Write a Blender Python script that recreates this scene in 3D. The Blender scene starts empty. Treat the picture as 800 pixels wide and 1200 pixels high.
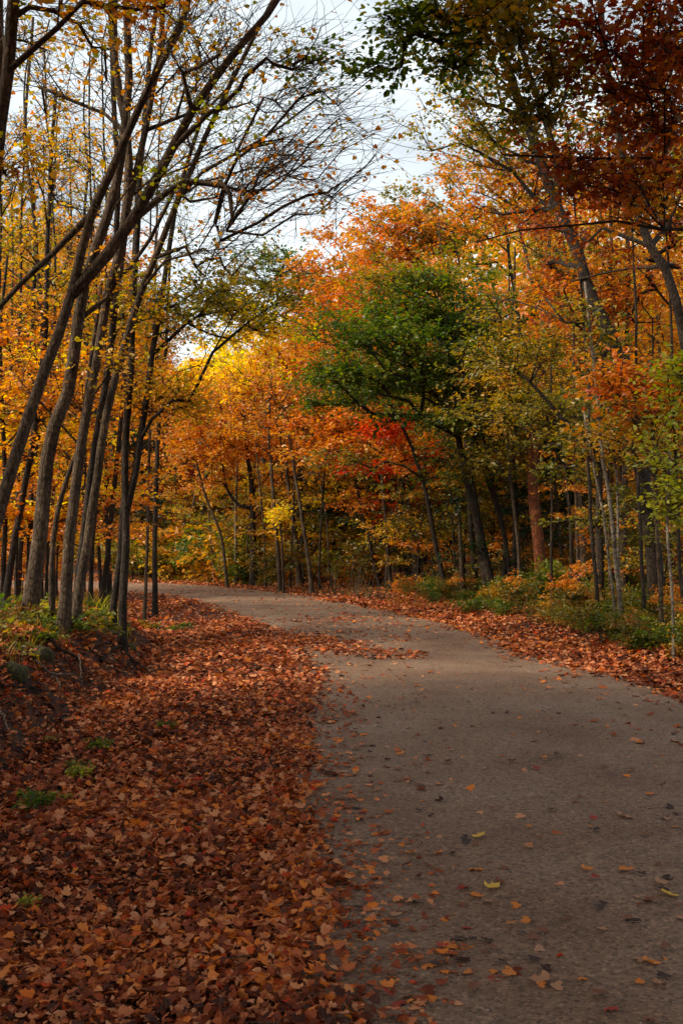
import bpy, math, random
import numpy as np
from mathutils import Vector, Matrix
random.seed(5)
rng = np.random.default_rng(11)
C = bpy.context.scene.collection
CAM = 1.6; F = 1200*35/36; HOR = 640.0

# ------------------------------------------------------------------ helpers
def pt(x, y, Y):
    return np.array([(x-400)/F*Y, Y, CAM+(HOR-y)/F*Y])

def hashn(ix, iy, s):
    n = (ix.astype(np.int64)*374761393 + iy.astype(np.int64)*668265263 + s*974711) & 0x7fffffff
    n = ((n ^ (n >> 13))*1274126177) & 0x7fffffff
    return ((n ^ (n >> 16)) & 0xffff)/65535.0

def vnoise(x, y, scale=1.0, s=0):
    x = np.asarray(x, float)/scale; y = np.asarray(y, float)/scale
    ix = np.floor(x).astype(np.int64); iy = np.floor(y).astype(np.int64)
    fx = x-ix; fy = y-iy; fx = fx*fx*(3-2*fx); fy = fy*fy*(3-2*fy)
    a = hashn(ix, iy, s); b = hashn(ix+1, iy, s); c = hashn(ix, iy+1, s); d = hashn(ix+1, iy+1, s)
    return (a*(1-fx)+b*fx)*(1-fy)+(c*(1-fx)+d*fx)*fy

def sstep(a, b, x):
    t = np.clip((x-a)/(b-a), 0, 1); return t*t*(3-2*t)

def catmull(P, n):
    P = np.array(P, float); out = []
    Q = np.vstack([2*P[0]-P[1], P, 2*P[-1]-P[-2]])
    for i in range(1, len(Q)-2):
        t = np.linspace(0, 1, n, endpoint=False)[:, None]
        p0, p1, p2, p3 = Q[i-1], Q[i], Q[i+1], Q[i+2]
        out.append(.5*((2*p1)+(-p0+p2)*t+(2*p0-5*p1+4*p2-p3)*t*t+(-p0+3*p1-3*p2+p3)*t**3))
    out.append(P[-1:]); return np.vstack(out)

# road edges (metres: x right, y away from the camera)
LEFT = [(.15, -14), (.1, -6), (.05, 0), (.03, 3.3), (-.08, 4.5), (-.2, 6), (-.32, 7.6), (-.32, 10.1), (-.6, 15), (-1.75, 20.3), (-4.2, 29), (-7.2, 34), (-14, 38.5), (-24, 41), (-44, 42)]
RIGHT = [(4.2, -14), (4.1, -6), (4.05, 0), (3.95, 3.3), (3.9, 4.5), (3.8, 6), (3.7, 7.6), (3.46, 10.3), (2.85, 13.8), (2.0, 20), (0, 28.2), (-3.6, 36.5), (-9.5, 43.5), (-22, 47.5), (-44, 49)]
LE = catmull(LEFT, 6); RE = catmull(RIGHT, 6)
POLY = np.vstack([LE, RE[::-1]])

def dist_line(px, py, L):
    d = np.full(px.shape, 1e9)
    for i in range(len(L)-1):
        a, b = L[i], L[i+1]; ab = b-a; l2 = ab@ab
        if l2 == 0: continue
        t = np.clip(((px-a[0])*ab[0]+(py-a[1])*ab[1])/l2, 0, 1)
        d = np.minimum(d, np.hypot(px-a[0]-t*ab[0], py-a[1]-t*ab[1]))
    return d

def road_sd0(px, py):
    """outward distance from the road edge (negative on it), and True on its left side"""
    dl = dist_line(px, py, LE); dr = dist_line(px, py, RE)
    ins = np.zeros(px.shape, bool); n = len(POLY)
    for i in range(n):
        x1, y1 = POLY[i]; x2, y2 = POLY[(i+1) % n]
        c = ((y1 > py) != (y2 > py))
        with np.errstate(divide='ignore', invalid='ignore'):
            xi = (x2-x1)*(py-y1)/(y2-y1+1e-12)+x1
        ins ^= c & (px < xi)
    d = np.minimum(dl, dr)
    return np.where(ins, -d, d), dl < dr

def height0(px, py):
    px = np.asarray(px, float); py = np.asarray(py, float)
    shp = px.shape; px = np.atleast_1d(px); py = np.atleast_1d(py)
    d, left = road_sd0(px, py)
    h = np.where(d < 0, .035*sstep(0, 1.6, -d), 0.0)
    o = np.maximum(d, 0)
    toe = 2.25+.35*(vnoise(px, py, 1.3, 3)-.5)
    bank = (.56*(1-sstep(15.5, 24, py))+.08)*(.85+.3*vnoise(px, py, 2.2, 9))
    hl = -.09*sstep(0, 2.0, o)+bank*sstep(toe, toe+.95, o)+np.clip((o-3)*.02, 0, .5)*(1-sstep(14, 25, py))
    hr = .04*sstep(.2, 1, o)+.10*sstep(1.2, 2.2, o)+np.clip((o-2)*.012, 0, .35)
    nz = (vnoise(px, py, .33, 15)-.5)*.22*sstep(2.0, 2.6, o)*(1-sstep(3.6, 4.2, o))*left*(py < 22)+(vnoise(px, py, 1.1, 1)-.5)*.07+(vnoise(px, py, .4, 2)-.5)*.03+(vnoise(px, py, 9, 4)-.5)*.25*sstep(3, 12, o)
    h = h+np.where(left, hl, hr)*(d > 0)+nz*sstep(0, .6, o)
    h = h+(vnoise(px, py, 3, 7)-.5)*.03
    return h.reshape(shp)
gx = np.concatenate([-np.geomspace(9, 300, 30)[::-1], np.arange(-8.9, 7.9, .11), np.geomspace(8, 300, 30)])
gy = np.concatenate([-np.geomspace(2, 80, 14)[::-1], np.arange(-1.9, 24, .12), np.linspace(24.2, 52, 90), np.geomspace(53, 520, 26)])
_X, _Y = np.meshgrid(gx, gy)
GH = height0(_X.ravel(), _Y.ravel()).reshape(_X.shape)
GD, GL = road_sd0(_X.ravel(), _Y.ravel()); GD = GD.reshape(_X.shape); GL = GL.reshape(_X.shape)*1.0
def look(G, x, y):
    x = np.clip(np.asarray(x, float), gx[0]+1e-6, gx[-1]-1e-6); y = np.clip(np.asarray(y, float), gy[0]+1e-6, gy[-1]-1e-6)
    i = np.searchsorted(gx, x)-1; j = np.searchsorted(gy, y)-1
    fx = (x-gx[i])/(gx[i+1]-gx[i]); fy = (y-gy[j])/(gy[j+1]-gy[j])
    return (G[j, i]*(1-fx)+G[j, i+1]*fx)*(1-fy)+(G[j+1, i]*(1-fx)+G[j+1, i+1]*fx)*fy
def height(x, y): return look(GH, x, y)
def road_sd(x, y): return look(GD, x, y), look(GL, x, y) > .5
def hz(x, y): return float(height(np.array([x]), np.array([y]))[0])
def gpt(x, y):
    """point of the ground seen at a place in the photograph"""
    Y = CAM*F/(y-HOR)
    for _ in range(25):
        X = (x-400)/F*Y; Y = .5*Y+.5*(CAM-hz(X, Y))*F/(y-HOR)
    X = (x-400)/F*Y
    return np.array([X, Y, hz(X, Y)])

class MB:
    def __init__(s): s.v = []; s.f = []; s.a = []; s.n = 0
    def add(s, V, Fc, a=None):
        """V (n,3), Fc list of (m,k) index arrays, a = per-face values"""
        V = np.asarray(V, float)
        for fc in Fc: s.f.append(np.asarray(fc, np.int64)+s.n)
        s.v.append(V); s.n += len(V)
        if a is not None: s.a.extend([np.asarray(q, float) for q in a])
    def build(s, name, mat, parent=None, base=(0, 0, 0), smooth=False):
        if s.n == 0: return None
        V = np.vstack(s.v)-np.array(base)
        me = bpy.data.meshes.new(name)
        me.vertices.add(len(V)); me.vertices.foreach_set('co', V.astype(np.float32).ravel())
        tot = np.concatenate([np.full(len(f), f.shape[1]) for f in s.f])
        idx = np.concatenate([f.ravel() for f in s.f])
        me.loops.add(len(idx)); me.loops.foreach_set('vertex_index', idx.astype(np.int32))
        st = np.concatenate([[0], np.cumsum(tot)[:-1]])
        me.polygons.add(len(tot)); me.polygons.foreach_set('loop_start', st.astype(np.int32))
        try: me.polygons.foreach_set('loop_total', tot.astype(np.int32))
        except Exception: pass
        me.polygons.foreach_set('use_smooth', np.full(len(tot), smooth))
        me.update(calc_edges=True)
        if s.a:
            at = me.attributes.new('v', 'FLOAT', 'FACE'); at.data.foreach_set('value', np.concatenate(s.a).astype(np.float32))
        me.materials.append(mat)
        o = bpy.data.objects.new(name, me); C.objects.link(o)
        if parent is not None: o.parent = parent
        else: o.location = base
        return o

def tag(o, label=None, cat=None, group=None, kind=None):
    if label: o['label'] = label
    if cat: o['category'] = cat
    if group: o['group'] = group
    if kind: o['kind'] = kind
    return o
def empty(name, loc): 
    o = bpy.data.objects.new(name, None); C.objects.link(o); o.location = loc; o.empty_display_size = .3; return o
def copy_tree(o, loc, rz=0, sc=(1, 1, 1), label=None, group=None):
    c = o.copy(); C.objects.link(c); c.location = loc; c.rotation_euler = (0, 0, rz); c.scale = sc
    if label: c['label'] = label
    if group: c['group'] = group
    for ch in list(o.children):
        k = ch.copy(); C.objects.link(k); k.parent = c
    return c

# ------------------------------------------------------------------ materials
def newmat(name):
    m = bpy.data.materials.new(name); m.use_nodes = True
    nt = m.node_tree; nt.nodes.clear(); return m, nt
def nd(nt, t, **kw):
    n = nt.nodes.new(t)
    for k, v in kw.items():
        if k in n.inputs.keys(): n.inputs[k].default_value = v
        else: setattr(n, k, v)
    return n
def ramp(nt, cols, interp='LINEAR', pos=None):
    r = nt.nodes.new('ShaderNodeValToRGB'); e = r.color_ramp.elements; r.color_ramp.interpolation = interp
    n = len(cols)
    while len(e) < n: e.new(.5)
    for i, c in enumerate(cols):
        e[i].position = pos[i] if pos else i/(n-1); e[i].color = (*c, 1)
    return r

def leaf_mat(name, cols, trans=.5, gloss=.12, sat=1.12, rough=.45, val=1.45):
    m, nt = newmat(name); L = nt.links.new
    at = nd(nt, 'ShaderNodeAttribute', attribute_name='v')
    r = ramp(nt, cols); L(at.outputs['Fac'], r.inputs[0])
    d = nd(nt, 'ShaderNodeBsdfDiffuse'); L(r.outputs[0], d.inputs[0])
    hs = nd(nt, 'ShaderNodeHueSaturation', Saturation=sat, Value=val); L(r.outputs[0], hs.inputs['Color'])
    t = nd(nt, 'ShaderNodeBsdfTranslucent'); L(hs.outputs[0], t.inputs[0])
    mx = nd(nt, 'ShaderNodeMixShader'); mx.inputs[0].default_value = trans
    L(d.outputs[0], mx.inputs[1]); L(t.outputs[0], mx.inputs[2])
    g = nd(nt, 'ShaderNodeBsdfGlossy', Roughness=rough); g.inputs[0].default_value = (1, 1, 1, 1)
    mg = nd(nt, 'ShaderNodeMixShader'); mg.inputs[0].default_value = gloss*.3; L(mx.outputs[0], mg.inputs[1]); L(g.outputs[0], mg.inputs[2])
    o = nd(nt, 'ShaderNodeOutputMaterial'); L(mg.outputs[0], o.inputs[0])
    return m

PAL = {
 'orange': [(.32, .085, .01), (.54, .155, .014), (.66, .24, .022), (.62, .32, .03), (.32, .26, .03)],
 'amber':  [(.34, .12, .012), (.56, .23, .018), (.60, .34, .028), (.36, .30, .03), (.15, .18, .02)],
 'yellow': [(.55, .28, .02), (.70, .42, .03), (.72, .52, .05), (.45, .42, .05), (.25, .28, .03)],
 'red':    [(.26, .02, .008), (.58, .05, .014), (.68, .10, .02), (.64, .17, .02)],
 'wine':   [(.08, .014, .006), (.19, .028, .009), (.32, .06, .013), (.42, .14, .018), (.13, .11, .015)],
 'flame':  [(.36, .06, .012), (.57, .13, .015), (.66, .21, .02), (.60, .30, .03), (.20, .19, .02)],
 'pink':   [(.42, .09, .02), (.60, .18, .035), (.62, .26, .05), (.52, .34, .06), (.22, .22, .035)],
 'green':  [(.02, .042, .006), (.04, .082, .009), (.08, .135, .012), (.17, .20, .018), (.34, .28, .025)],
 'olive':  [(.05, .07, .01), (.12, .13, .014), (.22, .19, .02), (.38, .24, .02), (.5, .22, .02)],
 'lime':   [(.12, .16, .02), (.26, .30, .03), (.40, .40, .04), (.50, .34, .03)],
 'bush':   [(.025, .04, .008), (.06, .075, .01), (.13, .11, .012), (.28, .13, .012), (.36, .08, .01)],
 'pine':   [(.008, .02, .008), (.016, .04, .012), (.03, .065, .015)],
 'litter': [(.05, .013, .006), (.19, .040, .012), (.34, .076, .022), (.46, .14, .048), (.58, .27, .13), (.68, .20, .025), (.44, .03, .01)],
}
LM = {k: leaf_mat('leaf_'+k, v) for k, v in PAL.items() if k != 'litter'}
LM['pine'] = leaf_mat('needle_pine', PAL['pine'], trans=.2, gloss=.08)
LM['litter'] = leaf_mat('leaf_litter', PAL['litter'], trans=.12, gloss=.06, rough=.55)
LM['green'] = leaf_mat('leaf_fresh_green', PAL['green'], trans=.52, gloss=.1, val=1.7)
LM['yellow'] = leaf_mat('leaf_golden', PAL['yellow'], trans=.6, gloss=.08, val=2.1)
LM['red'] = leaf_mat('leaf_crimson', PAL['red'], trans=.6, gloss=.08, val=1.9)

def bark_mat(name, c0, c1, scale=1.0, stripes=False):
    m, nt = newmat(name); L = nt.links.new
    def mul(a_, b_, f=1.0):
        q = nd(nt, 'ShaderNodeMix', data_type='RGBA', blend_type='MULTIPLY'); q.inputs[0].default_value = f; L(a_, q.inputs[6]); L(b_, q.inputs[7]); return q.outputs[2]
    tc = nd(nt, 'ShaderNodeTexCoord'); wn = nd(nt, 'ShaderNodeTexNoise', Scale=4.0, Detail=3.0); L(tc.outputs['Object'], wn.inputs[0])
    wv = nd(nt, 'ShaderNodeVectorMath', operation='MULTIPLY_ADD'); L(wn.outputs['Color'], wv.inputs[0]); wv.inputs[1].default_value = (.06, .06, .25); L(tc.outputs['Object'], wv.inputs[2])
    mp = nd(nt, 'ShaderNodeMapping'); L(wv.outputs[0], mp.inputs[0]); mp.inputs['Scale'].default_value = (26*scale, 26*scale, 7*scale)
    vo = nd(nt, 'ShaderNodeTexVoronoi', Scale=1.0, feature='DISTANCE_TO_EDGE'); L(mp.outputs[0], vo.inputs['Vector'])
    vc = nd(nt, 'ShaderNodeTexVoronoi', Scale=1.0); L(mp.outputs[0], vc.inputs['Vector'])
    n1 = nd(nt, 'ShaderNodeTexNoise', Scale=22.0, Detail=7.0, Roughness=.72); L(tc.outputs['Object'], n1.inputs[0])
    r = ramp(nt, [c0, tuple((a+b)/2 for a, b in zip(c0, c1)), c1], pos=[.32, .5, .68]); L(n1.outputs[0], r.inputs[0])
    rc = ramp(nt, [(.45, .42, .4), (1, 1, 1)], pos=[0, .2]); L(vo.outputs['Distance'], rc.inputs[0])
    sp = nd(nt, 'ShaderNodeSeparateColor'); L(vc.outputs['Color'], sp.inputs[0]); rp = ramp(nt, [(.6, .58, .55), (1.3, 1.3, 1.28)]); L(sp.outputs[0], rp.inputs[0])
    n2 = nd(nt, 'ShaderNodeTexNoise', Scale=2.1, Detail=5.0, Roughness=.7); L(tc.outputs['Object'], n2.inputs[0])
    r2 = ramp(nt, [(.45, .42, .36), (1, 1, 1), (1.5, 1.5, 1.35)], pos=[.34, .5, .66]); L(n2.outputs[0], r2.inputs[0])
    col = mul(mul(mul(r.outputs[0], rc.outputs[0], .35 if stripes else .9), rp.outputs[0], .7), r2.outputs[0])
    if stripes:
        mp2 = nd(nt, 'ShaderNodeMapping'); mp2.inputs['Scale'].default_value = (4, 4, 22); L(tc.outputs['Object'], mp2.inputs[0])
        n3 = nd(nt, 'ShaderNodeTexNoise', Scale=1.0, Detail=3.0); L(mp2.outputs[0], n3.inputs[0])
        r3 = ramp(nt, [(.18, .15, .13), (1, 1, 1)], pos=[.36, .5]); L(n3.outputs[0], r3.inputs[0]); col = mul(col, r3.outputs[0], .8)
    b = nd(nt, 'ShaderNodeBsdfPrincipled', Roughness=.9); L(col, b.inputs['Base Color']); b.inputs['Specular IOR Level'].default_value = .2
    ad = nd(nt, 'ShaderNodeMath', operation='MULTIPLY_ADD'); L(rc.outputs[0], ad.inputs[0]); ad.inputs[1].default_value = .6; L(n1.outputs[0], ad.inputs[2])
    bu = nd(nt, 'ShaderNodeBump', Strength=1.0, Distance=.02); L(ad.outputs[0], bu.inputs['Height']); L(bu.outputs[0], b.inputs['Normal'])
    o = nd(nt, 'ShaderNodeOutputMaterial'); L(b.outputs[0], o.inputs[0]); return m
BK = {'grey': bark_mat('bark_grey', (.034, .024, .016), (.145, .105, .07)),
      'dark': bark_mat('bark_dark', (.016, .012, .009), (.062, .048, .036)),
      'brown': bark_mat('bark_brown', (.036, .025, .017), (.125, .09, .06)),
      'rust': bark_mat('bark_rust', (.075, .024, .011), (.25, .085, .034)),
      'birch': bark_mat('bark_birch', (.09, .075, .058), (.26, .225, .18), stripes=True)}

# ------------------------------------------------------------------ tubes and leaves
def tube(mb, P, R, s=6, cap=True):
    P = np.asarray(P, float); R = np.asarray(R, float); n = len(P)
    if n < 2: return
    T = np.gradient(P, axis=0); T /= np.linalg.norm(T, axis=1)[:, None]+1e-9
    mt = np.abs(T.mean(0)); ref = np.array([0, 0, 1.]) if mt[2] < .6 else np.array([1., .2, 0])
    U = np.cross(T, ref); U /= np.linalg.norm(U, axis=1)[:, None]+1e-9; W = np.cross(T, U)
    a = np.arange(s)*2*math.pi/s
    V = P[:, None]+R[:, None, None]*(np.cos(a)[None, :, None]*U[:, None]+np.sin(a)[None, :, None]*W[:, None])
    i = np.arange(n-1)[:, None]*s; j = np.arange(s)[None]; k = (j+1) % s
    Fq = np.stack([i+j, i+k, i+s+k, i+s+j], -1).reshape(-1, 4)
    fs = [Fq]
    if cap: fs.append(np.array([np.arange(s)+(n-1)*s]))
    mb.add(V.reshape(-1, 3), fs)

def twigs3(mb, A, B, Cc, r):
    """many thin 3-sided tubes through A,B,C"""
    n = len(A)
    if n == 0: return
    T = Cc-A; T /= np.linalg.norm(T, axis=1)[:, None]+1e-9
    U = np.cross(T, np.array([.13, .21, .97])); U /= np.linalg.norm(U, axis=1)[:, None]+1e-9; W = np.cross(T, U)
    V = np.zeros((n, 3, 3, 3))
    for ri, (P, rr) in enumerate(((A, r), (B, r*.7), (Cc, r*.3))):
        for k in range(3):
            a = k*2*math.pi/3
            V[:, ri, k] = P+(np.cos(a)*U+np.sin(a)*W)*(rr if np.isscalar(rr) else rr[:, None])
    base = (np.arange(n)*9)[:, None, None]
    q = np.array([[i*3+k, i*3+(k+1) % 3, i*3+3+(k+1) % 3, i*3+3+k] for i in range(2) for k in range(3)])[None]
    mb.add(V.reshape(-1, 3), [(base+q).reshape(-1, 4)])

HEX = (np.array([(0, 0, 0), (1, 0, -.10), (.66, .24, .05), (.28, .33, .09), (.28, -.33, .09), (.66, -.24, .05)]), [[[0, 1, 2, 3], [0, 4, 5, 1]]])
_half = [(0, 0), (-.04, .20), (.08, .40), (.30, .50), (.36, .31), (.52, .27), (.70, .36), (.76, .17), (1, 0)]
def _lobed(curl):
    up = _half[1:-1]; v = [(0, 0), (1, 0)]+up+[(x, -y) for x, y in up]
    V = np.array([(x, y, curl*(y*y*2.0+(x-.5)**2*1.2)-.12*curl) for x, y in v]); k = len(up)
    return (V, [[[0]+[1]+list(range(1+k, 1, -1))], [[0]+list(range(2+k, 2+2*k))+[1]]])
LOB = [_lobed(.2), _lobed(.5), _lobed(-.35)]
PIN = (np.array([(0, -.12, 0), (1, -.05, -.08), (1, .05, -.08), (0, .12, 0)]), [[[0, 1, 2, 3]]])
def leaves(mb, P, D, N, S, v, shape=HEX):
    V0, fs = shape; n = len(P)
    if n == 0: return
    D = D/(np.linalg.norm(D, axis=1)[:, None]+1e-9)
    Y = np.cross(N, D); Y /= np.linalg.norm(Y, axis=1)[:, None]+1e-9; Z = np.cross(D, Y)
    V = P[:, None]+S[:, None, None]*(V0[None, :, 0:1]*D[:, None]+V0[None, :, 1:2]*Y[:, None]+V0[None, :, 2:3]*Z[:, None])
    off = (np.arange(n)*len(V0))[:, None, None]
    ff = []; aa = []
    for f in fs:
        f = np.array(f); ff.append((off+f[None]).reshape(-1, f.shape[1])); aa.append(np.repeat(v, len(f)))
    mb.add(V.reshape(-1, 3), ff, aa)

# ------------------------------------------------------------------ growing a tree
def resample(P, step):
    P = catmull(P, 8); d = np.r_[0, np.cumsum(np.linalg.norm(np.diff(P, axis=0), axis=1))]
    n = max(3, int(d[-1]/step)+1); t = np.linspace(0, d[-1], n)
    return np.stack([np.interp(t, d, P[:, k]) for k in range(3)], 1), t/d[-1]

def grow(trunk, r0, r1, att, zmin, forks=(), bf=.28, step=.42, rg=rng, tip=.0055, wob=.012, asc=.35):
    """trunk: world polyline; att: (n,3) points that the twigs must reach. returns nodes, parents, radii, is_trunk, tips"""
    P, par, rad, own, plen = [], [], [], [], []
    def line(pts, ra, rb, parent):
        Q, t = resample(pts, step)
        nz = np.cumsum(rg.normal(0, wob, Q.shape), axis=0); nz -= nz[0]; Q = Q+nz*np.array([1, 1, .2])
        for i, q in enumerate(Q):
            if parent is not None and i == 0: q = P[parent]
            P.append(q); par.append((parent if i == 0 and parent is not None else len(P)-2) if (i or parent is not None) else -1)
            flare = 1+.45*max(0, 1-i*step/.7)**2 if parent is None else 1
            rad.append((ra+(rb-ra)*t[i]**.85)*flare); own.append(1)
            plen.append(0 if par[-1] < 0 else plen[par[-1]]+np.linalg.norm(q-P[par[-1]]))
    line(trunk, r0, r1, None)
    for pts, ra, rb in forks:
        A = np.array(P); k = int(np.argmin(np.linalg.norm(A-np.array(pts[0]), axis=1))); line(pts, ra, rb, k)
    n0 = len(P); cap = n0+int(len(att)*14)+64
    NP = np.zeros((cap, 3)); NP[:n0] = P; PL = np.zeros(cap); PL[:n0] = plen; ND = np.zeros((cap, 3))
    for i in range(n0): ND[i] = NP[i]-NP[par[i]] if par[i] >= 0 else (0, 0, 1)
    okz = np.zeros(cap, bool); okz[:n0] = NP[:n0, 2] > zmin
    if not okz.any(): okz[:n0] = True
    n = n0
    if len(att):
        dt = np.min(np.linalg.norm(att[:, None]-NP[None, :n0], axis=2), axis=1); order = np.argsort(dt)
    else: order = []
    tips = []
    for ai in order:
        a = att[ai]; dv = a-NP[:n]; ds = np.linalg.norm(dv, axis=1)
        hd = np.hypot(dv[:, 0], dv[:, 1])
        cost = ds+bf*PL[:n]+1.1*np.maximum(0, asc*hd-dv[:, 2])+np.where(okz[:n], 0, 1e3)
        j = int(np.argmin(cost)); L = ds[j]; k = max(1, int(L/step)); p0 = NP[j].copy()
        d0 = ND[j]/(np.linalg.norm(ND[j])+1e-9)
        if n < cap-k-1:
            c = p0+(d0*.35+(a-p0)/(L+1e-6)*.3+np.array([0, 0, .10]))*L*.6 if j >= n0 else p0+((a-p0)/(L+1e-6)*.5+d0*.2+np.array([0, 0, .18]))*L*.5
            ts = np.arange(1, k+1)/k; prev = j
            for t in ts:
                q = (1-t)**2*p0+2*t*(1-t)*c+t*t*a
                if t < 1: q = q+rg.normal(0, .018*min(L, 1.5), 3)
                NP[n] = q; ND[n] = q-NP[prev]; PL[n] = PL[prev]+np.linalg.norm(ND[n]); okz[n] = True
                par.append(prev); rad.append(0); own.append(0); prev = n; n += 1
            tips.append(prev)
    NP = NP[:n]; par = np.array(par); rad = np.array(rad); own = np.array(own)
    cnt = np.zeros(n)
    for t in tips: cnt[t] += 1
    for i in range(n-1, 0, -1):
        if par[i] >= 0: cnt[par[i]] += cnt[i]
    for i in range(n):
        if not own[i]:
            rr = tip*max(cnt[i], 1)**.52; lim = rad[par[i]]*(.62 if own[par[i]] else 1.0); rad[i] = min(rr, lim) if lim > tip*.6 else tip*.6
    ch = [[] for _ in range(n)]
    for i in range(1, n):
        if par[i] >= 0: ch[par[i]].append(i)
    chains = []; stack = [(0, None)]
    while stack:
        i, start = stack.pop(); c = [] if start is None else [start]; cur = i
        while True:
            c.append(cur); kids = ch[cur]
            if not kids: break
            same = [k for k in kids if own[k] == own[i] and (not own[i] or k == cur+1)]
            if not same:
                for k in kids: stack.append((k, cur))
                break
            m = max(same, key=lambda k: rad[k])
            for k in kids:
                if k != m: stack.append((k, cur))
            cur = m
        chains.append((c, own[i]))
    return NP, par, rad, chains, np.array(tips, int)

def foliage(twmb, lfmb, tipP, tipD, K=5, M=7, size=.085, spread=.5, den=1.0, twr=.004, rg=rng, shape=HEX, flat=.3, vb=None, droop=.12, spread_v=.5, fan=1.35):
    n = len(tipP)
    if n == 0: return
    D = tipD/(np.linalg.norm(tipD, axis=1)[:, None]+1e-9)
    D = D*np.array([1, 1, .5]); D /= np.linalg.norm(D, axis=1)[:, None]+1e-9
    ang = rg.uniform(-fan, fan, (n, K)); h = np.arctan2(D[:, 1], D[:, 0])[:, None]+ang
    el = np.arcsin(np.clip(D[:, 2], -1, 1))[:, None]*.7+rg.normal(.05, flat, (n, K))
    T = np.stack([np.cos(h)*np.cos(el), np.sin(h)*np.cos(el), np.sin(el)], -1)
    Ln = spread*rg.uniform(.55, 1.25, (n, K))
    A = tipP[:, None]-D[:, None]*(rg.uniform(0, .7, (n, K))*spread)[..., None]
    A2 = A.reshape(-1, 3); T2 = T.reshape(-1, 3); L2 = Ln.reshape(-1)
    dr = np.array([0, 0, -1.])*droop
    Bm = A2+T2*(L2*.5)[:, None]+rg.normal(0, .09, A2.shape)*L2[:, None]+np.array([0, 0, .02]); Ce = A2+(T2+dr)*L2[:, None]
    twigs3(twmb, A2, Bm, Ce, twr)
    # leaves along every twig
    t = rg.uniform(.12, 1.05, (len(A2), M)); keep = rg.random((len(A2), M)) < den
    P = A2[:, None]+(T2+dr)[:, None]*(L2[:, None]*t)[..., None]
    side = np.cross(T2, [0, 0, 1.]); side /= np.linalg.norm(side, axis=1)[:, None]+1e-9
    sg = np.where(rg.random((len(A2), M)) < .5, -1, 1)
    LD = T2[:, None]*.6+side[:, None]*(sg*rg.uniform(.3, 1.1, sg.shape))[..., None]+rg.normal(0, .3, P.shape)+np.array([0, 0, -.15])
    LN = np.array([0, 0, 1.])+rg.normal(0, spread_v, P.shape)
    P = P+LD*.02+rg.normal(0, .05*spread, P.shape)
    S = size*rg.uniform(.6, 1.25, P.shape[:2])
    tv = rg.uniform(0, 1, (n, 1, 1)) if vb is None else vb[:, None, None]
    v = np.clip(np.broadcast_to(tv, (n, K, M))*.55+rg.uniform(0, .45, (n, K, M)), 0, 1).reshape(-1, M)
    m = keep.ravel()
    leaves(lfmb, P.reshape(-1, 3)[m], LD.reshape(-1, 3)[m], LN.reshape(-1, 3)[m], S.ravel()[m], v.ravel()[m], shape)

def clumpy(c, r, n, rg=rng, per=6, sh=.55, sv=.16):
    """n points in an ellipsoid, gathered in flat layered clumps"""
    m = max(1, n//per); q = rg.normal(0, 1, (m, 3)); q /= np.linalg.norm(q, axis=1)[:, None]
    q *= (rg.random(m)**(1/2.4))[:, None]; cc = np.array(c)+q*np.array(r)
    k = rg.integers(0, m, n)
    return cc[k]+rg.normal(0, 1, (n, 3))*np.array([sh, sh, sv])

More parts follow.
